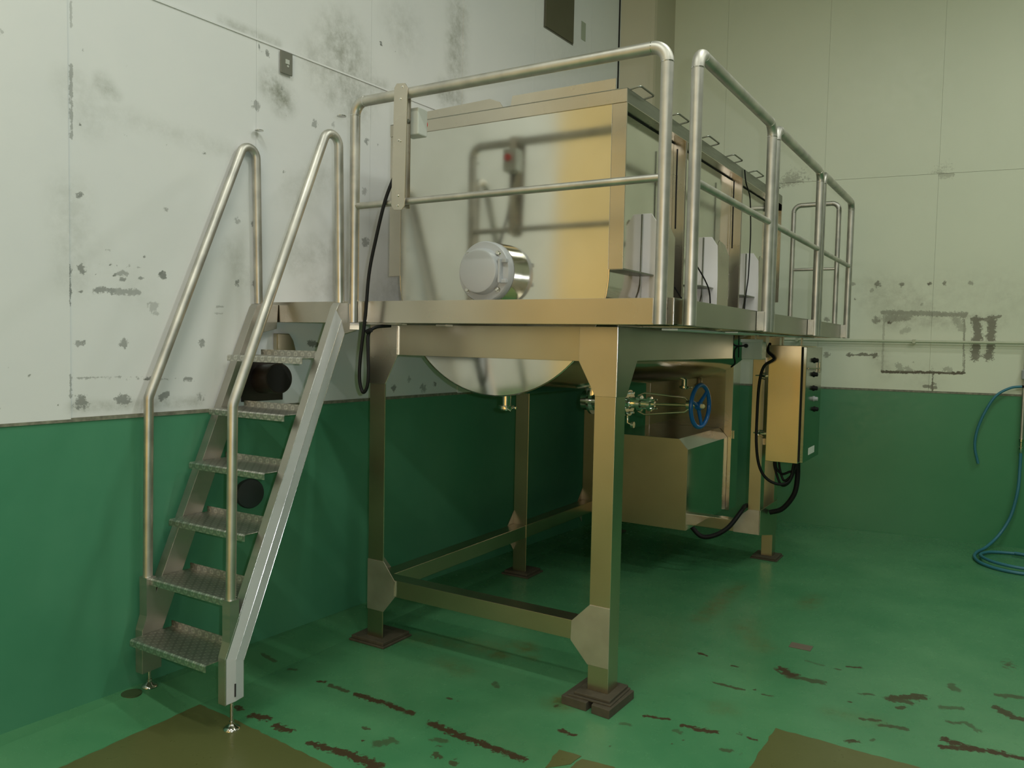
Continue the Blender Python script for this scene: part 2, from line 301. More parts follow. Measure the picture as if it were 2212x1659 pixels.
RW = [(-0.098,2.267,-0.098,2.267,0.021,0.5),(0.101,2.261,0.101,2.261,0.025,0.7),(0.299,2.258,0.299,2.258,0.02,0.7),(0.514,2.26,0.514,2.26,0.016,0.9),(0.631,2.267,0.631,2.267,0.02,0.7),(0.831,2.26,0.831,2.26,0.02,0.5),(0.106,1.935,0.106,1.935,0.029,0.6),(0.216,1.915,0.216,1.915,0.016,1.0),(-0.107,1.616,-0.107,1.616,0.021,0.8),(0.108,1.617,0.108,1.617,0.025,0.8),(-0.1,1.62,0.093,1.617,0.004,0.8),(-0.015,1.627,0.031,1.628,0.013,0.8),(0.174,1.472,0.81,1.482,0.012,1.0),(0.16,2.007,0.801,1.989,0.021,0.55),(0.793,1.949,0.812,1.506,0.008,0.6),(0.168,1.986,0.174,1.485,0.009,0.3),(0.192,1.953,0.355,1.97,0.034,0.5),(0.733,1.948,0.782,1.868,0.028,0.35),(0.883,1.949,0.911,1.79,0.032,0.8),(0.891,1.77,0.891,1.621,0.032,0.8),(0.848,1.949,0.931,1.95,0.012,0.8),(1.003,1.95,1.0,1.791,0.032,0.8),(1.001,1.772,0.994,1.624,0.032,0.8),(0.959,1.95,1.059,1.978,0.012,0.7),(-0.296,1.615,-0.296,1.615,0.025,0.6),(-0.308,1.941,-0.308,1.941,0.022,0.6),(0.299,1.531,0.319,1.494,0.025,0.4),(0.374,1.512,0.393,1.492,0.02,0.4),(0.681,1.514,0.7,1.503,0.024,0.4),(0.419,1.568,0.419,1.568,0.009,0.9),(0.323,1.838,0.36,1.855,0.025,0.3),(-0.077,2.128,-0.077,2.128,0.009,0.9),(0.467,2.081,0.467,2.081,0.012,0.4),(-0.703,3.22,-0.382,3.242,0.013,0.5),(-0.622,3.232,-0.461,3.234,0.011,0.5),(0.58,1.294,0.569,1.539,0.006,0.9),(0.058,2.207,0.058,2.207,0.017,0.4),(0.598,1.376,0.598,1.376,0.012,0.6),(0.512,1.357,0.599,1.344,0.013,0.7),(0.555,3.212,0.661,3.213,0.01,0.4)]
RS = [(0.124,2.152,0.495,2.11,0.125,0.3),(0.506,1.414,0.506,1.414,0.103,0.2),(0.493,2.15,1.117,2.187,0.142,0.15),(0.189,1.944,0.786,1.949,0.058,0.4),(1.119,2.147,1.119,2.147,0.157,0.2),(0.146,1.61,0.207,1.486,0.05,0.3),(0.873,1.949,1.061,1.951,0.056,0.3)]
FD = [(-1.792,-0.595,-1.753,-0.602,0.011,1.0),(-1.672,-0.611,-1.592,-0.595,0.017,1.0),(-1.507,-0.619,-1.432,-0.618,0.016,1.0),(-1.291,-0.647,-1.232,-0.64,0.011,1.0),(-1.232,-0.64,-1.069,-0.624,0.017,1.0),(-1.069,-0.624,-0.93,-0.628,0.021,1.0),(-1.682,-0.192,-1.665,-0.187,0.012,1.0),(-1.611,-0.195,-1.491,-0.2,0.011,0.8),(-1.435,-0.198,-1.266,-0.195,0.015,1.0),(-1.266,-0.195,-1.097,-0.203,0.014,1.0),(-0.972,-0.229,-0.784,-0.251,0.018,1.0),(-0.784,-0.251,-0.478,-0.264,0.016,1.0),(-2.114,-0.165,-2.026,-0.169,0.01,0.6),(-1.91,-0.174,-1.877,-0.158,0.009,0.6),(-1.179,-0.419,-1.179,-0.419,0.006,1.0),(-1.11,-0.512,-1.11,-0.512,0.006,1.0),(-1.045,-0.497,-1.023,-0.449,0.019,0.6),(-1.025,-0.432,-0.989,-0.445,0.012,0.6),(-0.867,-0.336,-0.83,-0.32,0.014,0.6),(-0.822,-0.37,-0.822,-0.37,0.008,0.8),(-0.793,-0.431,-0.766,-0.439,0.012,0.8),(-0.78,-0.387,-0.78,-0.387,0.005,0.8),(-0.694,-0.442,-0.694,-0.442,0.018,0.8),(-1.19,-0.421,-1.156,-0.423,0.008,0.8),(-1.059,0.009,-1.035,0.013,0.006,0.8),(-0.994,0.012,-0.994,0.012,0.006,0.6),(-0.965,0.276,-0.925,0.239,0.012,0.6),(-0.468,0.033,-0.398,0.027,0.01,1.0),(-0.217,0.363,-0.108,0.393,0.008,1.0),(-0.035,0.37,0.014,0.382,0.011,1.0),(0.016,0.374,0.097,0.393,0.014,1.0),(0.2,0.442,0.2,0.442,0.009,1.0),(0.241,0.425,0.265,0.423,0.008,1.0),(0.189,1.258,0.253,1.203,0.025,1.0),(0.231,1.175,0.275,1.184,0.014,0.8),(0.272,1.196,0.394,1.205,0.019,0.75),(-0.247,1.229,-0.203,1.212,0.01,1.0),(-0.047,1.154,-0.019,1.158,0.007,0.9),(-0.053,0.895,0.086,0.893,0.009,0.8),(0.181,0.896,0.224,0.9,0.007,0.8),(0.133,0.925,0.133,0.925,0.007,0.9),(0.469,1.492,0.529,1.518,0.009,0.9),(0.423,1.424,0.445,1.425,0.007,0.7),(0.712,1.195,0.833,1.307,0.023,0.9),(0.723,1.19,0.782,1.206,0.021,0.8),(0.752,1.105,0.769,1.128,0.011,0.8),(0.577,1.176,0.62,1.193,0.009,0.7),(0.621,0.889,0.695,0.918,0.009,0.8),(0.709,0.88,0.8,0.9,0.013,0.75),(0.601,0.638,0.635,0.661,0.012,0.9),(0.685,0.694,0.697,0.717,0.006,0.6),(0.952,1.5,0.952,1.5,0.014,0.7),(0.95,1.543,0.972,1.494,0.017,0.6),(1.135,2.059,1.2,2.028,0.019,0.8),(1.158,1.539,1.245,1.579,0.017,0.7),(1.15,1.373,1.205,1.309,0.019,0.9),(1.205,1.309,1.253,1.304,0.017,0.9),(0.926,1.234,1.001,1.273,0.014,0.6),(0.963,1.082,0.999,1.096,0.011,0.7),(1.025,1.124,1.081,1.058,0.011,0.6),(0.964,0.89,1.026,0.865,0.019,1.0),(0.942,0.805,1.01,0.832,0.012,1.0),(1.026,0.856,1.144,0.884,0.018,1.0),(1.144,0.884,1.245,0.885,0.016,1.0),(0.174,0.259,0.209,0.273,0.01,0.7),(-0.021,0.188,-0.021,0.188,0.006,1.0),(0.009,0.246,0.009,0.246,0.004,0.9),(-0.046,0.312,-0.023,0.307,0.011,0.5),(-0.266,0.24,-0.237,0.25,0.011,0.5),(-0.23,0.03,-0.23,0.03,0.006,0.7),(-0.595,0.224,-0.586,0.236,0.009,0.8),(0.248,0.272,0.248,0.272,0.006,0.7),(0.267,1.45,0.363,1.434,0.007,0.4),(0.702,2.07,0.901,2.081,0.006,0.5),(0.55,1.049,0.55,1.049,0.007,0.9)]
FS = [(-1.136,0.596,-1.136,0.596,0.04,0.8),(-1.083,0.751,-1.083,0.751,0.057,0.6),(-0.969,0.657,-0.969,0.657,0.034,0.4),(-1.64,0.516,-1.181,0.667,0.065,0.35),(-0.414,1.73,-0.411,2.517,0.04,0.5),(0.083,2.503,0.083,2.503,0.044,0.6),(-0.365,0.189,-0.365,0.189,0.061,0.0),(-1.319,0.343,-1.172,0.302,0.048,0.3),(0.06,0.638,0.06,0.638,0.054,0.3),(0.033,1.501,-0.178,1.797,0.053,0.3),(-0.584,0.272,-0.584,0.272,0.054,0.7),(0.504,0.881,0.697,0.903,0.044,0.2)]

FD = [(q[0], q[1], q[2], q[3], q[4]*1.25, q[5]) for q in FD]
def field(caps, a, b):
    best = 0.0; st = 0.0
    for (x0, y0, x1, y1, r, s) in caps:
        R2 = r*2.6
        if a < min(x0, x1)-R2 or a > max(x0, x1)+R2 or b < min(y0, y1)-R2 or b > max(y0, y1)+R2: continue
        dx, dy = x1-x0, y1-y0; L2 = dx*dx+dy*dy
        t = 0 if L2 == 0 else max(0, min(1, ((a-x0)*dx+(b-y0)*dy)/L2))
        d = math.hypot(a-x0-dx*t, b-y0-dy*t); v = 1-d/R2
        if v > best: best = v; st = s
    return best, st
def lines(a0, a1, f0, f1, fine, coarse):
    """grid lines from a0 to a1, fine between f0 and f1"""
    out = [a0]; x = a0
    while x < a1-1e-6:
        step = fine if (f0 <= x < f1) else coarse
        nx = x+step
        if x < f0 < nx: nx = f0
        if nx > a1 - step*0.3: nx = a1
        out.append(nx); x = nx
    return out
def grid(name, us, vs, fn, mat, parent=None, dark=(), soft=(), thick=None, strip=None):
    """surface patch P=fn(u,v) with wear attributes; thick = vector of a skirt that gives the piece its edge"""
    nu, nv = len(us), len(vs)
    verts = [fn(u, v) for v in vs for u in us]
    faces = [(j*nu+i, j*nu+i+1, (j+1)*nu+i+1, (j+1)*nu+i) for j in range(nv-1) for i in range(nu-1)]
    if thick:
        rim = [i for i in range(nu)] + [j*nu+nu-1 for j in range(1, nv)] + [(nv-1)*nu+i for i in range(nu-2, -1, -1)] + [j*nu for j in range(nv-2, 0, -1)]
        base = len(verts)
        for r in rim: verts.append(tuple(verts[r][k]+thick[k] for k in range(3)))
        n = len(rim)
        faces += [(rim[(i+1) % n], rim[i], base+i, base+(i+1) % n) for i in range(n)]
    me = bpy.data.meshes.new(name); me.from_pydata(verts, [], faces); me.update()
    a = me.attributes.new('spot', 'FLOAT', 'POINT'); b = me.attributes.new('smudge', 'FLOAT', 'POINT'); c = me.attributes.new('strength', 'FLOAT', 'POINT')
    d1 = [0.0]*len(verts); d2 = [0.0]*len(verts); d3 = [0.0]*len(verts)
    umin, umax, vmin, vmax = us[0]-0.1, us[-1]+0.1, vs[0]-0.1, vs[-1]+0.1
    sel = lambda caps: [q for q in caps if max(q[0], q[2])+q[4]*2.7 > umin and min(q[0], q[2])-q[4]*2.7 < umax and max(q[1], q[3])+q[4]*2.7 > vmin and min(q[1], q[3])-q[4]*2.7 < vmax]
    dk, sf = sel(dark), sel(soft)
    if dk or sf:
        for j, v in enumerate(vs):
            dkr = [q for q in dk if min(q[1], q[3])-q[4]*2.7 < v < max(q[1], q[3])+q[4]*2.7]
            sfr = [q for q in sf if min(q[1], q[3])-q[4]*2.7 < v < max(q[1], q[3])+q[4]*2.7]
            if not dkr and not sfr: continue
            for i, u in enumerate(us):
                if dkr: d1[j*nu+i], d3[j*nu+i] = field(dkr, u, v)
                if sfr:
                    f, s = field(sfr, u, v); d2[j*nu+i] = f*f*(3-2*f)*s*1.5 if f else 0
    a.data.foreach_set('value', d1); b.data.foreach_set('value', d2); c.data.foreach_set('value', d3)
    me.materials.append(mat)
    o = bpy.data.objects.new(name, me); COL.objects.link(o)
    if parent: o.parent = parent; o.matrix_parent_inverse = parent.matrix_world.inverted()
    return o

# ================================================================== THE ROOM
def struct(name, bm, mat):
    o = obj(name, bm, mat); o['kind'] = 'structure'; return o
LD, LA = -2.2366, 0.04636       # left wall: X = LD + sin(LA)*Y
RD, RA = 4.910, -0.12614        # back wall: Y = RD - sin(RA)*X
sL, sR = math.sin(LA), math.sin(RA)
lx = lambda y: LD + sL*y
ry = lambda x: RD - sR*x
X1, Y0 = 6.2, -7.0
ZG = 1.31
# floor: very slightly higher along the left wall
def fz(x): return 0.045*max(0.0, min(1.0, (-1.95-x)/0.25))
fx = lines(-3.0, X1, -2.3, 1.7, 0.014, 0.25); fy = lines(Y0-0.3, 6.2, -1.15, 1.75, 0.014, 0.25)
floor = grid('floor', fx, fy, lambda u, v: (u, v, fz(u)), M_FLOOR, dark=FD, soft=FS); floor['kind'] = 'structure'
def patch(pts, label=None):
    # an irregular thin coating patch, a few millimetres proud, outline roughened
    rnd = random.Random(5); P = []
    for i in range(len(pts)):
        a, b = pts[i], pts[(i+1) % len(pts)]; n = max(1, int(math.hypot(b[0]-a[0], b[1]-a[1])/0.03))
        for k in range(n):
            t = k/n; P.append((a[0]+(b[0]-a[0])*t+rnd.uniform(-.004, .004), a[1]+(b[1]-a[1])*t+rnd.uniform(-.004, .004)))
    o = obj('floor_patch', PR(P, 'z', -0.004, 0.0025, 0), M_PATCH, floor)
    return o
patch([(-1.93, -1.75), (-1.945, -0.677), (-1.60, -0.69), (-0.95, -0.745), (-0.93, -1.75)])
patch([(0.315, 0.576), (0.308, 0.10), (0.30, -0.4), (1.1, -0.4), (1.1, 0.58), (0.923, 0.563)])
patch([(-0.372, -0.275), (-0.395, -0.117), (-0.288, -0.113), (-0.302, -0.19)])
patch([(-0.280, -0.136), (-0.150, -0.118), (0.02, -0.20), (0.02, -0.4), (-0.30, -0.3)])
d = obj('drain_cover', B(0.145, 0.262, 1.60, 1.68, 0.0, 0.004), plain('worn_pink_grey_cover', (0.15, 0.12, 0.09, 1), 0.6), floor)
d = obj('floor_plug', LT([(0.035, 0.044), (0.0478, 0.044), (0.0478, 0.034)], 'z', (-2.215, -0.835, 0), 28), plain('brown_green_plug', (0.05, 0.075, 0.03, 1), 0.45), floor)

# left wall
wall_left = obj('wall_left', prism(bmesh.new(), [(lx(Y0)-0.05, Y0), (lx(5.3)-0.05, 5.3), (-3.1, 5.3), (-3.1, Y0)], 'z', -0.1, CEIL), M_WALL_L); wall_left['kind'] = 'structure'
def lpanel(name, y0, y1, z0, z1, off, mat, fine=True, dark=(), soft=()):
    g = 0.0007
    us = lines(y0+g, y1-g, -1.5 if fine else 99, 2.2 if fine else 99, 0.016, 0.4); vs = lines(z0+g, z1-g, 1.3 if fine else 99, 4.3 if fine else 99, 0.016, 0.4)
    return grid(name, us, vs, lambda u, v: (lx(u)+off, u, v), mat, wall_left, dark, soft, thick=(-0.045, 0, 0))
lpanel('green_coating', Y0, 5.2, -0.05, ZG-0.012, -0.002, M_GREEN_L, False)
ys = [-7.0, -6.2, -5.3, -4.4, -3.5, -2.6, -1.82, -1.062, -0.11, 0.72, 1.60, 2.50, 3.40, 4.0]
for i in range(len(ys)-1):
    a, b = ys[i], ys[i+1]; off = 0.004 if b <= -1.0 else (0.006 if a >= 1.5 else 0.0)
    lpanel('wall_panel', a, b, ZG, 3.20, off, M_WALL_L, -2 < a < 1, LW, LS)
    lpanel('wall_panel', a, b, 3.201, CEIL, off, M_WALL_L, -2 < a < 1.7, LW, LS)
obj('joint_strip', prism(bmesh.new(), [(lx(-1.0)+0.001, -1.0), (lx(3.9)+0.001, 3.9), (lx(3.9)+0.005, 3.9), (lx(-1.0)+0.005, -1.0)], 'z', 3.197, 3.206), M_WALL_L, wall_left)
lm = bmesh.new(); prism(lm, [(lx(Y0)-0.01, Y0), (lx(4.0)-0.01, 4.0), (lx(4.0)+0.0035, 4.0), (lx(Y0)+0.0035, Y0)], 'z', ZG-0.012, ZG+0.006)
obj('dirty_ledge', lm, M_LEDGE, wall_left)

# back wall
wall_back = obj('wall_back', prism(bmesh.new(), [(-3.1, ry(-3.1)+0.05), (X1+0.2, ry(X1+0.2)+0.05), (X1+0.2, 6.6), (-3.1, 6.6)], 'z', -0.1, CEIL), M_WALL_R); wall_back['kind'] = 'structure'
def rpanel(name, x0, x1, z0, z1, mat, fine=True, dark=(), soft=()):
    g = 0.0006
    us = lines(x0+g, x1-g, -0.6 if fine else 99, 1.4 if fine else 99, 0.014, 0.3); vs = lines(z0+g, z1-g, 1.3 if fine else 99, 2.5 if fine else 99, 0.014, 0.3)
    return grid(name, us, vs, lambda u, v: (u, ry(u), v), mat, wall_back, dark, soft, thick=(0, 0.045, 0))
rpanel('green_coating', -2.1, X1, -0.05, ZG-0.01, M_GREEN, False)
xs = [-2.2, -1.288, -0.377, 0.548, 1.46, 2.37, 3.28, 4.2, 5.1, X1]
for i in range(len(xs)-1):
    rpanel('wall_panel', xs[i], xs[i+1], ZG, 3.215, M_WALL_R, xs[i] > -2 and xs[i] < 1.3, RW, RS)
    rpanel('wall_panel', xs[i], xs[i+1], 3.216, CEIL, M_WALL_R, False, RW, RS)
lm = bmesh.new(); prism(lm, [(-2.1, ry(-2.1)+0.01), (X1, ry(X1)+0.01), (X1, ry(X1)-0.0035), (-2.1, ry(-2.1)-0.0035)], 'z', ZG-0.011, ZG+0.006)
obj('dirty_ledge', lm, M_LEDGE, wall_back)
# cove between green wall and floor
cv = bmesh.new(); prism(cv, [(-2.0, ry(-2.0)-0.012), (X1, ry(X1)-0.012), (X1, ry(X1)+0.02), (-2.0, ry(-2.0)+0.02)], 'z', -0.02, 0.012)
o = obj('baseboard_back', cv, M_GREEN); o['kind'] = 'structure'
# boxed-in corner pillar
px = [(lx(3.92)-0.02, 3.92), (-1.835, 4.165), (-1.812, 4.185), (-1.800, 4.215), (-1.80, 5.2), (-2.3, 5.2), (-2.3, 3.92)]
tr = obj('trim_1', prism(bmesh.new(), px, 'z', ZG, CEIL), plain('warm_light_pillar_tint', (0.56, 0.52, 0.40, 1), 0.5, nscale=2, amt=0.05)); tr['kind'] = 'structure'  # warm light on the pillar front is put into its colour
px2 = [(x-0.004, y+0.004) for x, y in px]
obj('green_coating', prism(bmesh.new(), px2, 'z', -0.05, ZG), M_GREEN, tr)
obj('joint_gap', B(lx(3.92)+0.001, lx(3.92)+0.012, 3.905, 3.925, ZG, CEIL, 0), M_HOLE, tr)
# walls outside the frame, ceiling
wr = struct('wall_right', B(X1, X1+0.2, Y0-0.3, 6.5, -0.1, CEIL, 0), plain('darkened_olive_wall', (0.16, 0.18, 0.12, 1), 0.6))  # unseen wall, coloured dark so the steel sides reflect less light
obj('green_coating', B(X1-0.01, X1, Y0, 6.2, -0.05, ZG), M_GREEN, wr)
struct('wall_front', B(-3.1, X1+0.2, Y0-0.2, Y0, -0.1, CEIL, 0), M_WALL_R)
struct('ceiling', B(-3.1, X1+0.2, Y0-0.2, 6.6, CEIL, CEIL+0.1, 0), M_CEIL)
# doorway with yellow strip curtains, behind the camera (seen only as reflections)
dr = obj('door_1', B(-2.0, 2.2, Y0-0.01, Y0+0.03, 0, 3.25), M_GREYP); dr['kind'] = 'structure'
ct = thing('strip_curtain', 'translucent yellow plastic strip curtain hanging in the wide doorway behind the photographer', 'curtain', (0.1, Y0+0.06, 0), group=None)
for k in range(20): obj('curtain_strip', B(-1.95+k*0.205, -1.95+k*0.205+0.222, Y0+0.045+(k % 2)*0.006, Y0+0.049+(k % 2)*0.006, 0.03, 3.15, 0), M_CURT, ct)
dl = thing('strip_curtain', 'translucent yellow plastic strip curtain covering an opening in the left wall, beside the photographer', 'curtain', (lx(-3.9), -3.9, 0))
for k in range(14):
    y = -5.3+k*0.205; obj('curtain_strip', B(lx(y)+0.012+(k % 2)*0.006, lx(y)+0.016+(k % 2)*0.006, y, y+0.222, 0.06, 4.4, 0), M_CURT2, dl)
for i, (x, y) in enumerate(TUBES):
    place = ['rear left', 'rear right', 'middle left', 'middle right', 'centre front', 'front right', 'far right'][i]
    f = thing('ceiling_light', 'white twin tube ceiling light, %s one of the room lights above the frame' % place, 'light', (x, y, CEIL))
    obj('housing', B(x-0.64, x+0.64, y-0.11, y+0.11, CEIL-0.09, CEIL), M_GREYP, f)
    for s in (-1, 1): obj('tube', T([(x-0.6, y+s*0.06, CEIL-0.13), (x+0.6, y+s*0.06, CEIL-0.13)], 0.015, 10), M_TUBE, f)

# ------------------------------------------------------------------ things on the walls
# outlet plate on left wall
s = thing('wall_socket', 'grey-brown metal socket plate on the white left wall above the stair rails', 'socket', (lx(0.075), 0.075, 3.13))
def onL(y0, y1, z0, z1, d0, d1, bev=0.0008):
    bm = bmesh.new(); prism(bm, [(lx(y0)+d0, y0), (lx(y1)+d0, y1), (lx(y1)+d1, y1), (lx(y0)+d1, y0)], 'z', z0, z1, bev); return bm
obj('plate', onL(0.035, 0.112, 3.075, 3.192, 0.007, 0.016, 0.002), M_SOCK, s)
obj('socket_face', onL(0.064, 0.090, 3.128, 3.152, 0.015, 0.0185), M_GREYP, s)
obj('socket_hole', LT([(lx(0.08)+0.015, 0.006), (lx(0.08)+0.0185, 0.006), (lx(0.08)+0.019, 0.004)], 'x', (0, 0.080, 3.118), 12), M_GREYP, s)
h = thing('wall_hatch', 'tall dull metal hatch plate high on the left wall, cut by the top edge', 'hatch', (lx(2.85), 2.85, 4.17))
obj('hatch_plate', onL(2.63, 3.07, 4.17, 5.0, 0.007, 0.02, 0.002), plain('olive_grey_metal', (0.13, 0.125, 0.085, 1), 0.35, 0.4), h)
obj('hatch_frame', onL(2.62, 3.08, 4.16, 5.01, 0.004, 0.010), M_SOCK, h)
hd = obj('cover_plate', onL(3.215, 3.29, 4.258, 4.41, 0.0065, 0.010, 0.002), plain('greenish_cover', (0.36, 0.40, 0.32, 1), 0.5)); tag(hd, 'small pale green blank plate on the left wall right of the metal hatch', 'plate')

# big dark duct end through the wall behind the stair
A0 = Vector((lx(-0.02)-0.02, 0.03, 1.425)); ang = -0.55
ax = Vector((math.cos(ang), math.sin(ang), 0.05)).normalized()
ax = (Vector((-2.085, -0.085, 1.457)) - Vector((-2.28, -0.045, 1.43))).normalized()
p0 = Vector((-2.30, -0.063, 1.452)); p1 = Vector((-2.085, -0.094, 1.465))
dt = thing('duct_pipe', 'wide dark brown open duct stub sticking out of the left wall behind the stair', 'pipe', tuple(p0))
R_ = 0.077
bm = T([p0, p1], R_, 36); 
obj('pipe_wall', bm, M_DUCT, dt, True)
e = (p1-p0).normalized()
obj('rim', sweep(bmesh.new(), [p1-e*0.012, p1+e*0.004], R_+0.002, 36), M_DUCT, dt, True)
obj('bore_shade_disc', sweep(bmesh.new(), [p1+e*0.003, p1+e*0.0055], R_-0.006, 36), M_HOLE, dt, True)  # flat black disc stands in for the shade inside the open pipe
obj('backing_plate', onL(-0.20, 0.06, 1.34, 1.55, 0.0, 0.012), M_DUCT, dt)
bp = obj('wall_bracket', PR([(0.0, 1.60), (0.0, 1.698), (0.085, 1.698), (0.115, 1.66), (0.135, 1.60)], 'x', lx(0.05)+0.002, lx(0.05)+0.035, 0.004), M_FRAME)
tag(bp, 'small grey rounded metal bracket on the left wall above the dark duct', 'bracket')
c0 = Vector((-2.26, -0.165, 0.862)); c1 = Vector((-2.195, -0.180, 0.865)); 
dk = thing('capped_pipe', 'round black rubber-capped pipe stub low on the green left wall behind the stair', 'pipe', tuple(c0))
obj('pipe_stub', T([c0, c1], 0.068, 32), M_DUCT, dk, True)
e = (c1-c0).normalized()
obj('cap', sweep(bmesh.new(), [c1-e*0.015, c1-e*0.001, c1+e*0.006, c1+e*0.010], [0.077, 0.077, 0.073, 0.050], 32), M_RUBBER, dk, True)

# water pipe along the back wall, tap and blue hoses
off = -0.045
wp = thing('water_pipe', 'thin cream painted pipe running level along the back wall above the green paint', 'pipe', (-0.3, ry(-0.3)+off, 1.74))
obj('pipe', T([(-1.7, ry(-1.7)+off, 1.745), (3.5, ry(3.5)+off, 1.755)], 0.0125, 14), M_CREAMPIPE, wp, True)
for x in (-0.55, 0.42, 2.0): obj('pipe_clip', B(x-0.012, x+0.012, ry(x)+off-0.014, ry(x), 1.732, 1.768), M_CREAMPIPE, wp)
tp = thing('water_tap', 'vertical metal tap pipe with coupling on the back wall, far right', 'tap', (1.258, ry(1.258)-0.03, 0.82))
yw = ry(1.262)-0.035
obj('riser', T([(1.262, yw, 1.50), (1.262, yw, 1.745)], 0.012, 12), M_PIPE, tp, True)
obj('body', LT([(1.44, 0.012), (1.45, 0.026), (1.52, 0.026), (1.53, 0.012)], 'z', (1.262, yw, 0), 16), M_CAST, tp, True)
obj('pipe', T([(1.262, yw, 0.92), (1.262, yw, 1.45)], 0.015, 14), M_PIPE, tp, True)
obj('clamp', LT([(1.375, 0.022), (1.395, 0.022)], 'z', (1.262, yw, 0), 16), M_CABLE, tp, True)
obj('coupling', LT([(0.82, 0.012), (0.83, 0.020), (0.87, 0.020), (0.875, 0.015), (0.91, 0.015), (0.915, 0.022), (0.94, 0.022), (0.945, 0.012)], 'z', (1.262, yw, 0), 16), M_POL, tp, True)
hz = [(1.248, yw-0.005, 1.385), (1.16, ry(1.16)-0.05, 1.368), (1.06, ry(1.06)-0.06, 1.296), (0.985, ry(.98)-0.06, 1.151), (0.935, ry(.93)-0.05, 0.987), (0.925, ry(.92)-0.04, 0.845), (0.955, ry(.95)-0.03, 0.705)]
tag(obj('hose_end', T(spline(hz), 0.011, 12), M_HOSE, None, True), 'short blue hose arching from the tap and hanging free against the green wall', 'hose')
hz = [(1.262, yw, 0.83), (1.262, yw, 0.68), (1.255, ry(1.2)-0.05, 0.50), (1.215, ry(1.2)-0.06, 0.28), (1.14, ry(1.14)-0.10, 0.12), (1.05, 4.80, 0.03), (0.985, 4.62, 0.014), (0.975, 4.42, 0.014), (1.03, 4.24, 0.014), (1.16, 4.12, 0.014), (1.34, 4.10, 0.014), (1.55, 4.22, 0.014), (1.62, 4.45, 0.014), (1.52, 4.68, 0.014), (1.30, 4.76, 0.014), (1.10, 4.70, 0.016), (1.02, 4.55, 0.022), (1.03, 4.38, 0.034), (1.12, 4.24, 0.036), (1.30, 4.18, 0.034), (1.50, 4.26, 0.034), (1.57, 4.45, 0.034), (1.46, 4.62, 0.034), (1.25, 4.68, 0.036)]
tag(obj('coiled_hose', T(spline(hz), 0.0125, 12), M_HOSE, None, True), 'long blue water hose dropping from the tap and coiled on the green floor', 'hose')

# ================================================================== THE MACHINE
ZT, ZB = 1.863, 1.757          # deck top and fascia bottom
XL0, XL1, XR0, XR1 = -1.856, -1.748, -0.495, -0.390
YF0, YF1 = 0.349, 0.457
# ---------------- support frame
fr = thing('support_frame', 'stainless steel leg frame of square tubes with gusset plates carrying the mixing tank', 'frame', (-1.12, 1.9, 0))
def fb(name, *a, mat=M_FRAME, bev=0.003): return obj(name, B(*a, bev), mat, fr)
LEGS = [(XL0, XL1, YF0, YF1, 0.030), (XR0, XR1, YF0, YF1, 0.060), (XL0, XL1, 1.90, 2.005, 0.030), (XL0, XL1, 3.43, 3.535, 0.02), (XR0+0.02, XR1, 3.43, 3.53, 0.022)]
def angle_leg(x0, x1, y0, y1, z0, side):
    # equal angle section: one flange faces the front, the other the outer side
    w_ = 0.007
    if side > 0: pts_ = [(x0, y0), (x1, y0), (x1, y1), (x1-w_, y1), (x1-w_, y0+w_), (x0, y0+w_)]
    else: pts_ = [(x1, y0), (x1, y0+w_), (x0+w_, y0+w_), (x0+w_, y1), (x0, y1), (x0, y0)]
    return obj('leg', PR(pts_, 'z', z0, 1.755, 0.0012), M_FRAME, fr)
for a in LEGS: angle_leg(*a, 1 if a[0] > -1 else -1)
fb('hanging_post', XL0, XL1, 3.00, 3.10, 0.279, 1.755)
fb('hanging_post', -0.478, XR1+0.002, 3.00, 3.10, 0.279, 1.755)
# front beam, brace
fb('top_beam', XL0+0.008, XR1-0.008, YF0+0.008, YF1-0.004, 1.595, 1.755)
fb('top_beam', XL1-0.003, XR0+0.003, YF0+0.002, YF0+0.008, 1.595, 1.755, bev=0.001)
fb('bottom_brace', XL0+0.008, XR1-0.008, YF0+0.008, YF1-0.004, 0.279, 0.368)
fb('bottom_brace', XL1-0.003, XR0+0.003, YF0+0.002, YF0+0.008, 0.278, 0.369, bev=0.001)
# side beams
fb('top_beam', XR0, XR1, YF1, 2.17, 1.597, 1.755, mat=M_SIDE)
fb('top_beam', XL0, XL1, YF1, 3.43, 1.597, 1.755)
fb('top_beam', XL1, -0.478, 3.44, 3.53, 1.62, 1.755)
fb('bottom_brace', XL0+0.004, XL1-0.004, YF0+0.008, 3.0, 0.278, 0.369)
fb('bottom_brace', XL1, -0.478, 3.005, 3.095, 0.279, 0.366)
fb('bottom_brace', XL0+0.004, XL1-0.004, 3.10, 3.43, 0.279, 0.369)
GU = [(1.755), ]
gl = [(-1.856, 1.755), (-1.664, 1.755), (-1.662, 1.594), (-1.746, 1.436), (-1.856, 1.436)]
gr = [(-0.388, 1.755), (-0.578, 1.755), (-0.580, 1.596), (-0.492, 1.436), (-0.388, 1.436)]
for g in (gl, gr): obj('gusset_plate', PR(g, 'y', YF0-0.004, YF0), M_BRUSH, fr)
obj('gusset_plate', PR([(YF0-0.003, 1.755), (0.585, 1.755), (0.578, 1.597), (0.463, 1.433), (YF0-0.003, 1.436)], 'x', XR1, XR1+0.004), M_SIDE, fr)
obj('weld_seam', B(XR1-0.001, XR1+0.005, YF0-0.005, YF0-0.002, 1.437, 1.752, 0.001), M_WELD, fr)
for x in (-1.6665, -1.6605): obj('weld_seam', B(x-0.0015, x+0.0015, YF0-0.0055, YF0+0.004, 1.596, 1.752, 0.0008), M_WELD, fr)
obj('weld_seam', T([(-1.6615, YF0-0.003, 1.594), (-1.7455, YF0-0.003, 1.436)], 0.0022, 8), M_WELD, fr)
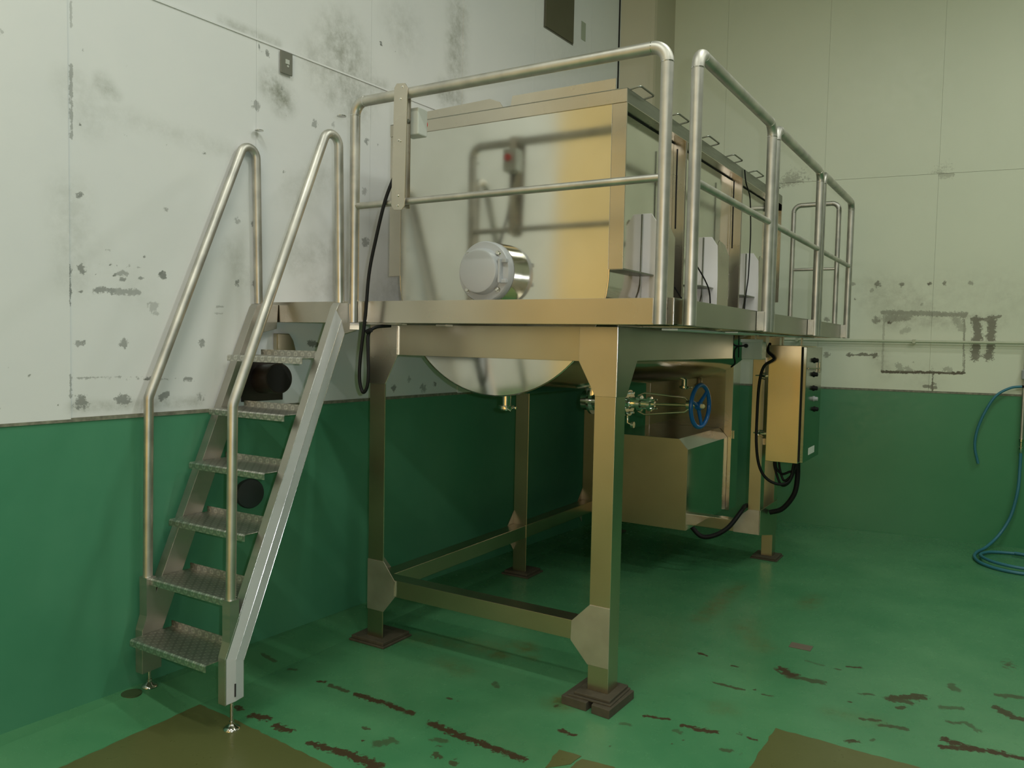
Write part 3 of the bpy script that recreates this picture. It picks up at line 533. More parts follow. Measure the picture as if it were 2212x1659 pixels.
obj('weld_seam', B(XL1-0.001, XL1+0.0012, YF0-0.001, YF0+0.003, 0.465, 1.434, 0.0005), M_WELD, fr)
M_GUS = steel('acid_marked_gusset', 0.50, (0.62, 0.58, 0.54, 1), 0.05, (1, 1, 1), blotch=1, col2=(0.54, 0.50, 0.46, 1))
ll = [(-1.857, .462), (-1.742, .462), (-1.664, .368), (-1.661, .278), (-1.740, .182), (-1.857, .182)]
lr = [(-.389, .462), (-.493, .462), (-.585, .369), (-.588, .276), (-.497, .178), (-.389, .178)]
for g in (ll, lr): obj('gusset_plate', PR(g, 'y', YF0-0.004, YF0), M_GUS, fr)
for x in (-1.665, -1.660): obj('weld_seam', B(x-0.001, x+0.001, YF0-0.0055, YF0+0.003, .282, .366, 0.0005), M_WELD, fr)
def sgus(x0, x1, yc, d, z0=.182, z1=.462):   # lower side gussets along Y
    obj('gusset_plate', PR([(yc, z1), (yc+d*0.004, z1), (yc+d*0.085, .369), (yc+d*0.085, .278), (yc+d*0.004, z0), (yc, z0)], 'x', x0, x1), M_GUS, fr)
sgus(XL0, XL0+0.004, 0.457, 1); sgus(XL0, XL0+0.004, 1.90, -1); sgus(XL0, XL0+0.004, 2.005, 1); sgus(XL0, XL0+0.004, 3.0, -1)
obj('gusset_plate', PR([(XL1, .462), (XL1+0.09, .369), (XL1+0.09, .278), (XL1, .279)], 'y', 2.996, 3.0), M_GUS, fr)
obj('gusset_plate', PR([(-0.470, .462), (-0.392, .462), (-0.388, .279), (-0.580, .279), (-0.580, .369)], 'y', 2.994, 3.0), M_GUS, fr)
obj('side_gusset', PR([(2.996, .462), (3.53, .462), (3.53, .21), (3.43, .195), (2.998, .279)], 'x', XR1+0.002, XR1+0.006), M_FRAME, fr)
obj('weld_seam', B(XR1+0.004, XR1+0.008, 2.993, 2.997, .282, .46, 0.001), M_WELD, fr)
# end plates (feet) of the legs
def foot(name, x0, x1, y0, y1, z0, z1, mat=M_SHIM): return obj(name, B(x0, x1, y0, y1, z0, z1, 0.003), mat, fr)
foot('foot_plate', -1.93, -1.70, 0.300, 0.525, 0.012, 0.030)
foot('foot_plate', -1.905, -1.715, 1.865, 2.06, 0.012, 0.030)
foot('foot_plate', XL0-0.05, XL1+0.05, 3.38, 3.58, 0.006, 0.020)
foot('foot_plate', -0.535, -0.345, 3.375, 3.58, 0.008, 0.022)
foot('foot_plate', -0.535, -0.352, 0.290, 0.500, 0.047, 0.060)
# ---------------- shims / pads below the feet
t = tag(obj('leveling_pad', B(-1.94, -1.69, 0.290, 0.535, 0.0, 0.012, 0.003), M_SHIM), 'thin dark square leveling pad under the front left leg of the frame', 'pad', None)
t = tag(obj('leveling_pad', B(-1.92, -1.70, 1.85, 2.075, 0.0, 0.012, 0.003), M_SHIM), 'thin dark leveling pad under the middle leg along the left wall', 'pad', None)
t = tag(obj('leveling_pad', B(-0.545, -0.335, 3.365, 3.59, 0.0, 0.008, 0.003), M_SHIM), 'flat brown leveling pad under the far right leg near the control box cables', 'pad', None)
st = thing('shim_stack', 'thick weathered brown block stack with a slot, under the near right leg of the frame', 'block', (-0.44, 0.37, 0))
obj('block', PR([(-0.585, 0.262), (-0.453, 0.252), (-0.447, 0.335), (-0.447, 0.505), (-0.575, 0.515)], 'z', 0.0, 0.040, 0.002), M_SHIM, st)
obj('block', PR([(-0.425, 0.250), (-0.332, 0.240), (-0.322, 0.500), (-0.435, 0.505), (-0.435, 0.335)], 'z', 0.0, 0.040, 0.002), M_SHIM, st)
obj('top_shim', B(-0.560, -0.342, 0.275, 0.505, 0.040, 0.047, 0.0015), M_SHIM, st)

# ---------------- mixing tank
XA0, XA1, XB0, XB1 = -1.820, -1.742, -0.490, -0.420
XC, ZC, RB = -1.116, 2.026, 0.626
TF, TR = 0.457, 3.46
tk = thing('mixing_tank', 'large open top stainless mixing tank with mirror polished sides and a round bottom', 'tank', (XC, 1.9, 1.4))
# end wall (front): rectangle above, half circle below
arc = [(XC+RB*math.cos(a), ZC+RB*math.sin(a)) for a in [PI+PI*k/48 for k in range(49)]]
prof = [(XB0, 2.79), (XA1, 2.79)] + arc
obj('front_wall', PR(prof, 'y', TF, TF+0.006, 0), M_MIRROR, tk)
obj('rear_wall', PR(prof, 'y', TR-0.006, TR, 0), M_MIRROR, tk)
bm = bmesh.new(); n = 48; 
ring0 = []; ring1 = []; seg = 24
pts = [(XC+RB*math.cos(PI+PI*k/n), ZC+RB*math.sin(PI+PI*k/n)) for k in range(n+1)]
rows = [[bm.verts.new((p[0], TF+0.002+(TR-TF-0.004)*j/seg, p[1])) for p in pts] for j in range(seg+1)]
for j in range(seg):
    for k in range(n): bm.faces.new((rows[j][k], rows[j+1][k], rows[j+1][k+1], rows[j][k+1]))
obj('round_bottom', bm, M_BOWL, tk, True)
# thin rolled rim where the front wall meets the bottom
obj('bottom_rim', sweep(bmesh.new(), [(p[0], TF+0.001, p[1]) for p in pts], 0.0035, 8), M_BOWL, tk, True)
obj('side_wall', B(XB0-0.004, XB0, TF+0.004, TR, ZC, 2.79, 0), M_MIRROR, tk)
obj('side_wall', B(XA1, XA1+0.004, TF+0.004, TR, ZC, 2.79, 0), M_MIRROR, tk)
# flanges
obj('corner_flange', B(XA0, XA1, TF-0.002, TF+0.006, ZC, 2.785, 0.001), M_BRUSH, tk)
obj('corner_flange', B(XB0-0.003, XB1, TF-0.002, TF+0.006, ZC, 2.785, 0.001), M_BRUSH, tk)
obj('weld_seam', B(XB0-0.0045, XB0-0.0025, TF-0.004, TF, ZC, 2.785, 0.0005), M_WELD, tk)
obj('rim_band', B(XA0, XB1, TF-0.006, TF+0.006, 2.785, 2.846, 0.001), M_BRUSH, tk)
obj('rim_ledge', B(XA0, XB1, TF-0.006, TF+0.06, 2.846, 2.850, 0.001), M_DARKST, tk)
for x in (XA0, XB1-0.05): obj('rim_ledge', B(x, x+0.05, TF+0.05, TR, 2.846, 2.850, 0.001), M_DARKST, tk)
obj('rim_band', B(XB1-0.004, XB1, TF, TR, 2.785, 2.846, 0.001), M_DARKST, tk)
obj('rim_band', B(XA0, XA0+0.004, TF, TR, 2.785, 2.846, 0.001), M_DARKST, tk)
obj('rim_band', B(XA0, XB1, TR-0.006, TR+0.004, 2.735, 2.846, 0.001), M_BRUSH, tk)
for x0, x1, xg in ((XB0, XB1, XB0+0.001), (XA0, XA1, XA1-0.001)):
    obj('rim_underside', B(x0, x1, TF+0.006, TR-0.006, 2.783, 2.786, 0), M_BRUSH, tk)
    obj('gasket_line', B(xg-0.002, xg+0.002, TF+0.03, TR-0.03, 2.776, 2.784, 0), M_HOLE, tk)
obj('lid_upstand', PR([(-1.66, 2.850), (-1.64, 2.878), (-1.60, 2.897), (-1.185, 2.908), (-1.125, 2.885), (-1.10, 2.850)], 'y', TF+0.015, TF+0.018, 0), M_BRUSH, tk)
obj('lid_upstand', PR([(-1.06, 2.850), (-1.05, 2.904), (-0.487, 2.906), (-0.487, 2.850)], 'y', TF+0.015, TF+0.018, 0), M_BRUSH, tk)
obj('lid_sheet', B(XA0+0.05, XB1-0.05, TF+0.02, TR-0.02, 2.846, 2.852, 0.001), M_BRUSH, tk)
# stiffener posts on the side walls
for (xa, xb) in ((XB0, XB1), (XA0, XA1)):
    for y in (1.255, 2.352, 3.44):
        if y < 3.4:
            obj('stiffener_post', B(xa, xb, y, y+0.006, ZC-0.17 if y < 3 else ZC, 2.785, 0.001), M_BRUSH, tk)
            obj('stiffener_post', B(xa, xb, y+0.016, y+0.022, ZC-0.17, 2.785, 0.001), M_BRUSH, tk)
            obj('gasket_line', B(xa+0.001, xb-0.003, y+0.006, y+0.016, ZC-0.17, 2.785, 0.0), M_HOLE, tk)
        else: obj('corner_flange', B(xa, xb, TR-0.006, TR+0.002, ZC, 2.785, 0.001), M_BRUSH, tk)
# carrying brackets on the right side
for y in (0.842, 1.815, 2.763):
    br = obj('support_bracket', PR([(XB0, 2.338), (-0.441, 2.337), (-0.404, 2.282), (-0.398, 2.10), (-0.398, 1.87), (XB0-0.03, 1.87), (XB0-0.01, 1.95)], 'y', y, y+0.006, 0.0008), M_BRACK, tk)
    obj('cover', PR([(y+0.006, 1.87), (y+0.006, 2.30), (y+0.03, 2.318), (y+0.14, 2.30), (y+0.235, 2.24), (y+0.235, 1.87)], 'x', -0.404, -0.400, 0.0008), M_BRUSH, br)
    obj('weld_bead', T([(XB0+0.002, y-0.002, 2.335), (XB0+0.002, y-0.002, 1.90)], 0.0035, 8), M_DARKST, br)
    obj('ledge_plate', PR([(XB0, y-0.385 if y < 1 else y-0.30), (-0.421, y-0.385 if y < 1 else y-0.24), (-0.421, y+0.004), (XB0, y+0.05)], 'z', ZC-0.004, ZC+0.004, 0.0005), M_DARKST, br)
for y in (0.842, 1.815, 2.763):
    obj('support_bracket', PR([(XA1, 2.338), (XA1-0.05, 2.337), (XA0-0.01, 2.282), (XA0-0.01, 1.87), (XA1, 1.87)], 'y', y, y+0.006, 0.0008), M_BRACK, tk)
# lid handles
for y0, y1 in ((0.50, 0.67), (1.00, 1.17), (1.50, 1.70), (2.00, 2.19), (2.52, 2.72), (3.02, 3.20)):
    obj('handle', T(fillet([(XB1-0.02, y0, 2.852), (XB1+0.045, y0, 2.862), (XB1+0.045, y1, 2.862), (XB1-0.02, y1, 2.852)], 0.015, 4), 0.0045, 8), M_DARKST, tk, True)
# shaft bearing on the front wall
BX, BZ = -1.115, 2.022; c = (BX, 0, BZ)
bh = obj('bearing_housing', LT([(0.384, 0.151), (0.345, 0.151), (0.338, 0.146), (0.336, 0.128), (0.332, 0.115), (0.300, 0.110), (0.285, 0.106), (0.280, 0.098)], 'y', c, 48), M_CAST, tk, True)
obj('mount_ring', LT([(0.457, 0.153), (0.386, 0.153), (0.3855, 0.147)], 'y', c, 48), M_POL, tk, True)
for sx in (-1, 1):
    for sz in (-1, 1): obj('bolt', hexbolt((BX+sx*0.089, 0.336, BZ+sz*0.0885), 'y', 0.0115, 0.014), M_POL, bh)
for a in (-0.45, 0.45): 
    for b in (1,):
        obj('rib', B(BX+0.112, BX+0.142, 0.318, 0.345, BZ+a*0.11-0.01, BZ+a*0.11+0.01, 0.004), M_CAST, bh)
obj('rib', B(BX+0.105, BX+0.118, 0.300, 0.345, BZ-0.06, BZ+0.06, 0.005), M_CAST, bh)
# drain nozzles
for y in (0.545, 3.28):
    nz = obj('drain_nozzle', LT([(1.42, 0.024), (1.345, 0.024)], 'z', (-1.095, y, 0), 24), M_POL, tk, True)
    obj('clamp_ring', LT([(1.348, 0.026), (1.346, 0.041), (1.330, 0.041), (1.328, 0.030), (1.322, 0.028)], 'z', (-1.095, y, 0), 24), M_POL, nz, True)
    obj('wing_nut', B(-1.058, -1.030, y-0.010, y+0.004, 1.330, 1.345, 0.003), M_POL, nz)
    obj('clamp_screw', T([(-1.085, y-0.042, 1.348), (-1.045, y-0.036, 1.322)], 0.0025, 8), M_POL, nz)

# ---------------- discharge valve with blue handwheel
vy, vz = 1.60, 1.316
vv = thing('gate_valve', 'stainless rising stem valve with blue spoked handwheel hanging below the tank', 'valve', (-0.9, vy, 1.25))
cc = (0, vy, vz)
obj('outlet_neck', T([(-1.10, vy, 1.43), (-1.10, vy, 1.34)], 0.052, 24), M_POL, vv, True)
obj('valve_body', LT([(-1.17, 0.05), (-1.165, 0.062), (-1.05, 0.062), (-1.045, 0.045), (-0.93, 0.045), (-0.925, 0.060), (-0.90, 0.060)], 'x', cc, 28), M_POL, vv, True)
obj('flange', LT([(-1.115, 0.085), (-1.10, 0.085)], 'x', cc, 28), M_POL, vv, True)
for xx in (-0.898, -0.868): obj('flange', LT([(xx, 0.080), (xx+0.016, 0.080)], 'x', cc, 28), M_POL, vv, True)
for k in range(8):
    a = PI/8+k*PI/4; obj('bolt', T([(-0.915, vy+0.066*math.cos(a), vz+0.066*math.sin(a)), (-0.835, vy+0.066*math.cos(a), vz+0.066*math.sin(a))], 0.007, 6), M_POL, vv)
obj('bonnet', LT([(-0.852, 0.040), (-0.84, 0.032), (-0.80, 0.030), (-0.795, 0.050), (-0.775, 0.050), (-0.77, 0.030), (-0.735, 0.028), (-0.73, 0.045), (-0.712, 0.045), (-0.708, 0.020), (-0.69, 0.018)], 'x', cc, 24), M_POL, vv, True)
for k in range(4):
    a = PI/4+k*PI/2; obj('gland_bolt', T([(-0.80, vy+0.038*math.cos(a), vz+0.038*math.sin(a)), (-0.685, vy+0.038*math.cos(a), vz+0.038*math.sin(a))], 0.005, 6), M_POL, vv)
obj('stem', T([(-0.70, vy, vz), (-0.405, vy, vz+0.01)], 0.0075, 12), M_FRAME, vv, True)
for s in (-1, 1):
    obj('yoke_arm', T([(-0.80, vy, vz+s*0.048), (-0.755, vy, vz+s*0.066), (-0.50, vy, vz+s*0.042+0.008), (-0.478, vy, vz+s*0.022+0.008)], 0.0055, 10), M_BRUSH, vv, True)
obj('yoke_nut', LT([(-0.492, 0.018), (-0.488, 0.027), (-0.462, 0.027), (-0.458, 0.018), (-0.425, 0.016)], 'x', (0, vy, vz+0.010), 16), M_BRUSH, vv, True)
# handwheel: its own axis is turned a little from the stem
WH = Vector((-0.408, vy, vz+0.006)); na = Vector((0.993, -0.115, 0)).normalized(); wu = Vector((0.115, 0.993, 0)).normalized(); wv = Vector((0, 0, 1))
rimp = [WH + (wu*math.cos(2*PI*k/40)+wv*math.sin(2*PI*k/40))*0.124 for k in range(41)]
bm = bmesh.new(); sweep(bm, rimp, 0.0125, 12, False); bmesh.ops.remove_doubles(bm, verts=bm.verts, dist=0.0005)
hw = obj('handwheel', bm, M_BLUE, vv, True)
obj('hub', sweep(bmesh.new(), [WH-na*0.022, WH+na*0.006], 0.024, 16), M_BLUE, hw, True)
for a in (0.75, 0.75+2*PI/3, 0.75+4*PI/3):
    d_ = wu*math.cos(a)+wv*math.sin(a); obj('spoke', sweep(bmesh.new(), [WH-na*0.012+d_*0.015, WH+d_*0.122], [0.012, 0.009], 8), M_BLUE, hw, True)
obj('stem_cap', sweep(bmesh.new(), [WH+na*0.004, WH+na*0.022, WH+na*0.028], [0.014, 0.013, 0.007], 12), M_YELLOWP, vv, True)
obj('drain_cock', T([(-0.865, vy, vz-0.08), (-0.865, vy, vz-0.125), (-0.835, vy, vz-0.135)], 0.009, 10), M_POL, vv, True)
obj('clamp_ring', LT([(-0.838, 0.020), (-0.822, 0.020)], 'x', (0, vy, vz-0.135), 16), M_POL, vv, True)

# ---------------- drive housing below / behind the tank
M_DIM = steel('brown_reflection_steel', 0.14, (0.42, 0.37, 0.30, 1), 0.03)  # brown base colour imitates the dark reflection in the polished cabinet front
dh = thing('drive_cabinet', 'tall stainless drive cabinet with polished front standing behind the tank', 'cabinet', (-1.1, 3.5, 0.37))
# behind plane y = 3.46
obj('front_panel', B(-1.46, -0.815, 3.462, 3.468, 0.385, 1.60, 0.001), M_DIM, dh)
obj('front_post', B(-0.815, -0.752, 3.462, 3.470, 0.34, 1.60, 0.001), M_BRUSH, dh)
obj('front_post', B(-1.50, -1.46, 3.462, 3.470, 0.34, 1.60, 0.001), M_BRUSH, dh)
obj('side_panel', B(-0.756, -0.752, 3.470, 3.66, 0.34, 1.60, 0.001), M_MIRROR, dh)
obj('side_panel', B(-1.50, -1.496, 3.470, 3.66, 0.34, 1.60, 0.001), M_MIRROR, dh)
obj('back_panel', B(-1.496, -0.756, 3.655, 3.66, 0.34, 1.60, 0.001), M_BRUSH, dh)
obj('latch', B(-0.752, -0.738, 3.50, 3.53, 0.92, 0.99, 0.003), M_POL, dh)
gbx = thing('motor_cover', 'olive toned stainless motor cover box with a chamfered corner hanging under the tank', 'cover', (-1.1, 2.9, 0.36))
gp = [(-1.44, 0.352), (-0.782, 0.352), (-0.782, 0.935), (-0.850, 1.008), (-1.40, 1.008), (-1.44, 0.96)]
obj('front_panel', PR(gp, 'y', 2.498, 2.502, 0.001), M_FRAME, gbx)
bm = bmesh.new()
for i in range(len(gp)):
    a, b = gp[i], gp[(i+1) % len(gp)]
    q = [bm.verts.new((a[0], 2.502, a[1])), bm.verts.new((b[0], 2.502, b[1])), bm.verts.new((b[0], 3.455, b[1])), bm.verts.new((a[0], 3.455, a[1]))]
    bm.faces.new(q)
bmesh.ops.remove_doubles(bm, verts=bm.verts, dist=0.0001); bmesh.ops.recalc_face_normals(bm, faces=bm.faces)
obj('casing', bm, M_MIRROR, gbx)

# ---------------- access platform
pf = thing('access_platform', 'stainless access platform deck around the tank with a straight folded fascia', 'platform', (-1.1, 1.9, 1.75))
XPL = -2.245; YE = 3.755
def pb(name, *a, mat=M_BRUSH, bev=0.001): return obj(name, B(*a, bev), mat, pf)
pb('deck_plate', XPL, -0.004, 0.004, 0.338, ZT-0.005, ZT)
pb('deck_plate', -0.384, -0.004, 0.338, 3.745, ZT-0.005, ZT)
pb('deck_plate', XPL, -1.862, 0.338, 3.745, ZT-0.005, ZT)
pb('deck_plate', -1.862, -0.384, 3.55, 3.745, ZT-0.005, ZT)
pb('front_fascia', XPL, 0.0, 0.0, 0.005, ZB, ZT)
pb('front_lip', XPL, 0.0, 0.005, 0.05, ZB, ZB+0.004, mat=M_FRAME)
pb('side_fascia', -0.005, 0.0, 0.005, YE, ZB, ZT, mat=M_SIDE)
pb('side_lip', -0.05, -0.005, 0.005, YE, ZB, ZB+0.004, mat=M_FRAME)
pb('rear_fascia', XPL, 0.0, YE-0.005, YE, ZB, ZT)
pb('wall_side_fascia', XPL, XPL+0.005, 0.005, YE, ZB, ZT)
pb('inner_fascia', -0.386, -0.382, 0.34, 3.55, ZB, ZT)
for y in (0.62, 1.25, 1.9, 2.55, 3.2): pb('cross_bar', -0.382, -0.006, y, y+0.04, ZB+0.002, ZB+0.010, mat=M_PIPE)
pb('support_bar', -0.30, -0.22, 0.66, 2.05, ZB-0.010, ZB-0.001, mat=M_BRACK)
pb('support_bar', -0.20, -0.13, 1.35, 3.4, ZB-0.008, ZB-0.001, mat=M_BRACK)
pb('hanger_tab', -1.60, -1.40, 0.02, 0.10, ZB-0.008, ZB, mat=M_PIPE)
pb('hanger_tab', -1.30, -1.24, 0.20, 0.26, ZB-0.010, ZB, mat=M_PIPE)
obj('edge_weld', B(-1.575, -1.571, -0.003, 0.0, ZB+0.008, ZT-0.006, 0.001), M_WELD, pf)
obj('edge_weld', B(-0.004, 0.001, -0.0025, 0.0, ZB+0.002, ZT-0.002, 0.0005), M_WELD, pf)

RG, RM = 0.0243, 0.0158
ZR, ZM = 2.813, 2.319
def guardrail(label, a, b, off, ztop=ZR, zmid=ZM, zbot=ZB, r=RG, rm=RM, ra=0.062, group='guardrails of the platform', socket=True):
    """a, b: the two post positions (x, y)"""
    A, Bv = Vector((a[0], a[1], 0)), Vector((b[0], b[1], 0)); d_ = (Bv-A).normalized()
    g = thing('guardrail', label, 'railing', (A.x, A.y, zbot), group)
    Z = Vector((0, 0, 1))
    for P_, s in ((A, 1), (Bv, -1)):
        obj('post', T([P_+Z*zbot, P_+Z*(ztop-ra)], r, 24), M_PIPE, g, True)
        arc_ = [P_+Z*(ztop-ra) + d_*s*ra*(1-math.cos(t)) + Z*ra*math.sin(t) for t in [PI/2*k/10 for k in range(11)]]
        obj('elbow', T(arc_, r*1.012, 24), M_PIPE, g, True)
        for q, dd in ((P_+Z*(ztop-ra), Z), (arc_[-1], d_)): obj('weld_ring', T([q-dd*0.0018, q+dd*0.0018], r*1.045, 24), M_WELD, g, True)
        if socket:
            obj('socket', T([P_+Z*zbot, P_+Z*ZT], r*1.05, 24), M_PIPE, g, True)
            lug = P_+Vector((off[0]*0.5, off[1]*0.5, 0))
            n_ = Vector(off).normalized() if True else None
            tq = d_*s*0.030
            lx0, lx1 = sorted((P_.x+tq.x-0.002*abs(d_.x)-0.0*abs(d_.y), P_.x+off[0]+tq.x+0.002*abs(d_.x)))
            ly0, ly1 = sorted((P_.y+tq.y-0.002*abs(d_.y), P_.y+off[1]+tq.y+0.002*abs(d_.y)))
            obj('weld_lug', box(bmesh.new(), lx0, lx1, ly0, ly1, zbot+0.004, ZT-0.003, 0.0008), M_PIPE, g)
    obj('top_rail', T([A+d_*ra+Z*ztop, Bv-d_*ra+Z*ztop], r, 24), M_PIPE, g, True)
    obj('mid_rail', T([A+d_*r*0.6+Z*zmid, Bv-d_*r*0.6+Z*zmid], rm, 18), M_PIPE, g, True)
    return g
guardrail('long guardrail across the front edge of the platform, carrying the flat clamp plate', (-1.6187, -0.044), (-0.0383, -0.044), (0, 0.042))
guardrail('guardrail on the right platform edge, nearest the camera', (0.040, 0.0742), (0.040, 1.2474), (-0.038, 0), group='right side guardrail sections')
guardrail('middle guardrail section on the right platform edge', (0.040, 1.3275), (0.040, 2.5152), (-0.038, 0), group='right side guardrail sections')
guardrail('farthest guardrail section on the right platform edge', (0.040, 2.595), (0.040, 3.7532), (-0.038, 0), group='right side guardrail sections')
guardrail('short narrow guardrail closing the far end of the walkway right of the tank', (-0.385, 3.72), (-0.045, 3.72), (0, -0.03), ztop=2.81, zmid=2.30, zbot=ZT, r=0.0185, rm=0.012, ra=0.055, socket=False)

# ---------------- stair
sr = thing('stair', 'steep stainless stair with six chequered treads and two bent tube handrails against the left wall', 'stairs', (-1.93, -0.45, 0))
SX = ((-2.242, -2.190), (-1.667, -1.620))
sp = [(-0.797, 0.325), (-0.797, 0.125), (-0.700, 0.129), (-0.700, 0.293), (-0.105, 1.700), (-0.012, 1.722), (-0.003, 1.848), (-0.135, 1.848), (-0.150, 1.832)]
for (a, b) in SX:
    z_ = 0.0
    s_ = obj('stringer', PR(sp, 'x', a, b, 0.0015), M_STAIR, sr)
    o_ = b+0.0035 if a > -2 else a-0.0035
    # folded crease along the outer face
    for sd in ((b,),) if a > -2 else ():
        cr = bmesh.new()
        F_ = [(-0.793, 0.129), (-0.793, 0.325), (-0.165, 1.815)]; C_ = [(-0.748, 0.131), (-0.748, 0.309), (-0.133, 1.765)]; K_ = [(-0.703, 0.133), (-0.703, 0.294), (-0.106, 1.706)]
        vf = [[cr.verts.new((b+e_, p[0], p[1])) for p in row] for row, e_ in ((F_, 0.0004), (C_, 0.0065), (K_, 0.0004))]
        for i in range(2):
            for j in range(2): cr.faces.new((vf[i][j], vf[i+1][j], vf[i+1][j+1], vf[i][j+1]))
        bmesh.ops.recalc_face_normals(cr, faces=cr.faces)
        obj('folded_face', cr, M_BLAST, s_)
        obj('crease', T([(b+0.0062, p[0], p[1]) for p in C_[1:]], 0.0012, 6), M_WELD, s_)
        obj('edge_bead', T([(b, -0.798, 0.127), (b, -0.798, 0.325), (b, -0.150, 1.835)], 0.0011, 6), M_WELD, s_)
        obj('edge_bead', T([(b, -0.701, 0.293), (b, -0.105, 1.702)], 0.0011, 6), M_WELD, s_)
    xc = (a+b)/2
    obj('rail_foot', PR([(-0.797, 0.322), (-0.775, 0.389), (-0.775, 0.566), (-0.727, 0.566), (-0.727, 0.44), (-0.750, 0.36)], 'x', a-0.0007, b+0.0007, 0.0), M_STAIR, s_)
    z0 = fz(xc)
    lf = obj('leveling_foot', LT([(z0, 0.033), (z0+0.003, 0.036), (z0+0.008, 0.034), (z0+0.014, 0.024), (z0+0.022, 0.013), (z0+0.024, 0.011), (z0+0.036, 0.011), (z0+0.037, 0.0075), (0.132, 0.0075)], 'z', (xc, -0.745, 0), 20), M_POL, sr, True)
    # handrail
    g = [(xc, -0.751, 0.566), (xc, -0.742, 1.392), (xc, -0.135, 2.820), (xc, -0.112, 1.850)]
    path = fillet(g, 0.05, 10)
    # two radii: gentle lower bend, tight top bend
    obj('handrail', T(path, 0.0213, 20), M_PIPE, sr, True)
    obj('weld_ring', T([(xc, -0.112, 2.735), (xc, -0.112, 2.739)], 0.0222, 20), M_WELD, sr, True)
    obj('weld_ring', T([(xc, -0.751, 0.564), (xc, -0.751, 0.569)], 0.0225, 20), M_WELD, sr, True)
obj('weld_mark', T([(-1.614, -0.752, 0.152), (-1.6135, -0.752, 0.208)], 0.0035, 8), M_HOLE, sr)
obj('hook_plate', B(-1.668, -1.6185, -0.07, -0.003, 1.722, 1.846, 0.001), M_POL, sr)
for zz in (1.79,): obj('bolt', hexbolt((-1.6185, -0.05, zz), 'x', 0.008, 0.012, 1), M_POL, sr)
TZ = [0.309, 0.561, 0.820, 1.075, 1.326, 1.586]; TY = [-0.860, -0.758, -0.661, -0.553, -0.440, -0.332]
tp0 = None
for i, (z, y) in enumerate(zip(TZ, TY)):
    if tp0 is None:
        # one folded plate: nose lip down, walking face, back upstand
        tpts = [(0.0, -0.030), (0.0, -0.006), (0.006, 0.0), (0.212, 0.0), (0.212, 0.027), (0.215, 0.027), (0.215, -0.003), (0.008, -0.003), (0.003, -0.008), (0.003, -0.030)]
        bm = prism(bmesh.new(), tpts, 'x', -2.188, -1.669, 0)
        tp0 = obj('tread', bm, M_TREAD, sr)
        tp0.location = (0, y, z); base = tp0.location.copy()
        tp0.matrix_parent_inverse = sr.matrix_world.inverted()
    else:
        c_ = tp0.copy(); COL.objects.link(c_); c_.parent = sr; c_.matrix_parent_inverse = sr.matrix_world.inverted(); c_.location = (0, y, z)

# ---------------- flat clamp plate with emergency stop on the front rail
es = thing('emergency_stop', 'grey emergency stop box with red button behind a tall flat plate on the front guardrail', 'switch', (-1.32, -0.07, 2.28))
pl = [(-1.362, 2.300), (-1.345, 2.279), (-1.300, 2.277), (-1.283, 2.296), (-1.274, 2.828), (-1.290, 2.850), (-1.338, 2.855), (-1.352, 2.838)]
obj('clamp_plate', PR(pl, 'y', -0.0745, -0.0695, 0.0008), M_BRUSH, es)
for x, z in ((-1.303, 2.834), (-1.313, 2.781), (-1.323, 2.595), (-1.312, 2.590), (-1.322, 2.342), (-1.324, 2.297)):
    obj('bolt', hexbolt((x, -0.0745, z), 'y', 0.0042, 0.003), M_POL, es)
obj('back_plate', B(-1.345, -1.300, -0.018, -0.014, 2.29, 2.84, 0.0008), M_BRUSH, es)
obj('button_box', B(-1.345, -1.258, -0.014, 0.058, 2.630, 2.755, 0.006), M_GREYP, es)
obj('red_button', LT([(0.058, 0.010), (0.075, 0.010), (0.076, 0.020), (0.088, 0.020), (0.091, 0.015)], 'y', (-1.30, 0, 2.70), 20), M_RED, es, True)
obj('clamp_pin', T([(-1.375, -0.030, 2.700), (-1.30, -0.030, 2.692)], 0.008, 10), M_DARKST, es)
cp = [(-1.318, 0.00, 2.64), (-1.335, -0.02, 2.54), (-1.372, -0.055, 2.42), (-1.411, -0.066, 2.315), (-1.460, -0.066, 2.155), (-1.501, -0.066, 1.99), (-1.525, -0.062, 1.792), (-1.556, -0.060, 1.588), (-1.560, -0.060, 1.48), (-1.538, -0.060, 1.420), (-1.511, -0.060, 1.449), (-1.504, -0.060, 1.523), (-1.512, -0.055, 1.616), (-1.524, -0.040, 1.700), (-1.505, -0.01, 1.735), (-1.47, 0.06, 1.745)]
obj('cable', T(spline(cp), 0.0082, 12), M_CABLE, es, True)
obj('cable_clip', T([(-1.527, -0.048, 1.712), (-1.500, -0.048, 1.722)], 0.012, 8), M_CABLE, es)

# ---------------- control box on the right rear corner
cb = thing('control_box', 'tall orange-gleaming control box with five side knobs under the far right platform edge', 'cabinet', (-0.23, 3.15, 0.85))
cy = 2.92
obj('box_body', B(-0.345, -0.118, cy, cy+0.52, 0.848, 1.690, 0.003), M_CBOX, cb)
dp = obj('door', B(-0.106, -0.082, cy+0.002, cy+0.56, 0.855, 1.682, 0.003), steel('dim_polished_door', 0.16, (0.42, 0.43, 0.38, 1), 0.03), cb)
obj('door_seal', B(-0.118, -0.106, cy+0.01, cy+0.51, 0.86, 1.68, 0), M_HOLE, cb)
for k, (yy, zz, mm) in enumerate(((3.19, 1.585, M_CABLE), (3.19, 1.482, M_CABLE), (3.20, 1.380, M_CABLE), (3.22, 1.300, M_CAST), (3.26, 1.222, M_CABLE))):
    kb = obj('knob', LT([(-0.082, 0.021), (-0.076, 0.021), (-0.075, 0.016), (-0.056, 0.015), (-0.053, 0.011)], 'x', (0, yy, zz), 18), mm, dp, True)
obj('door_handle', B(-0.078, -0.070, cy+0.42, cy+0.45, 1.49, 1.57, 0.002), M_FRAME, dp)
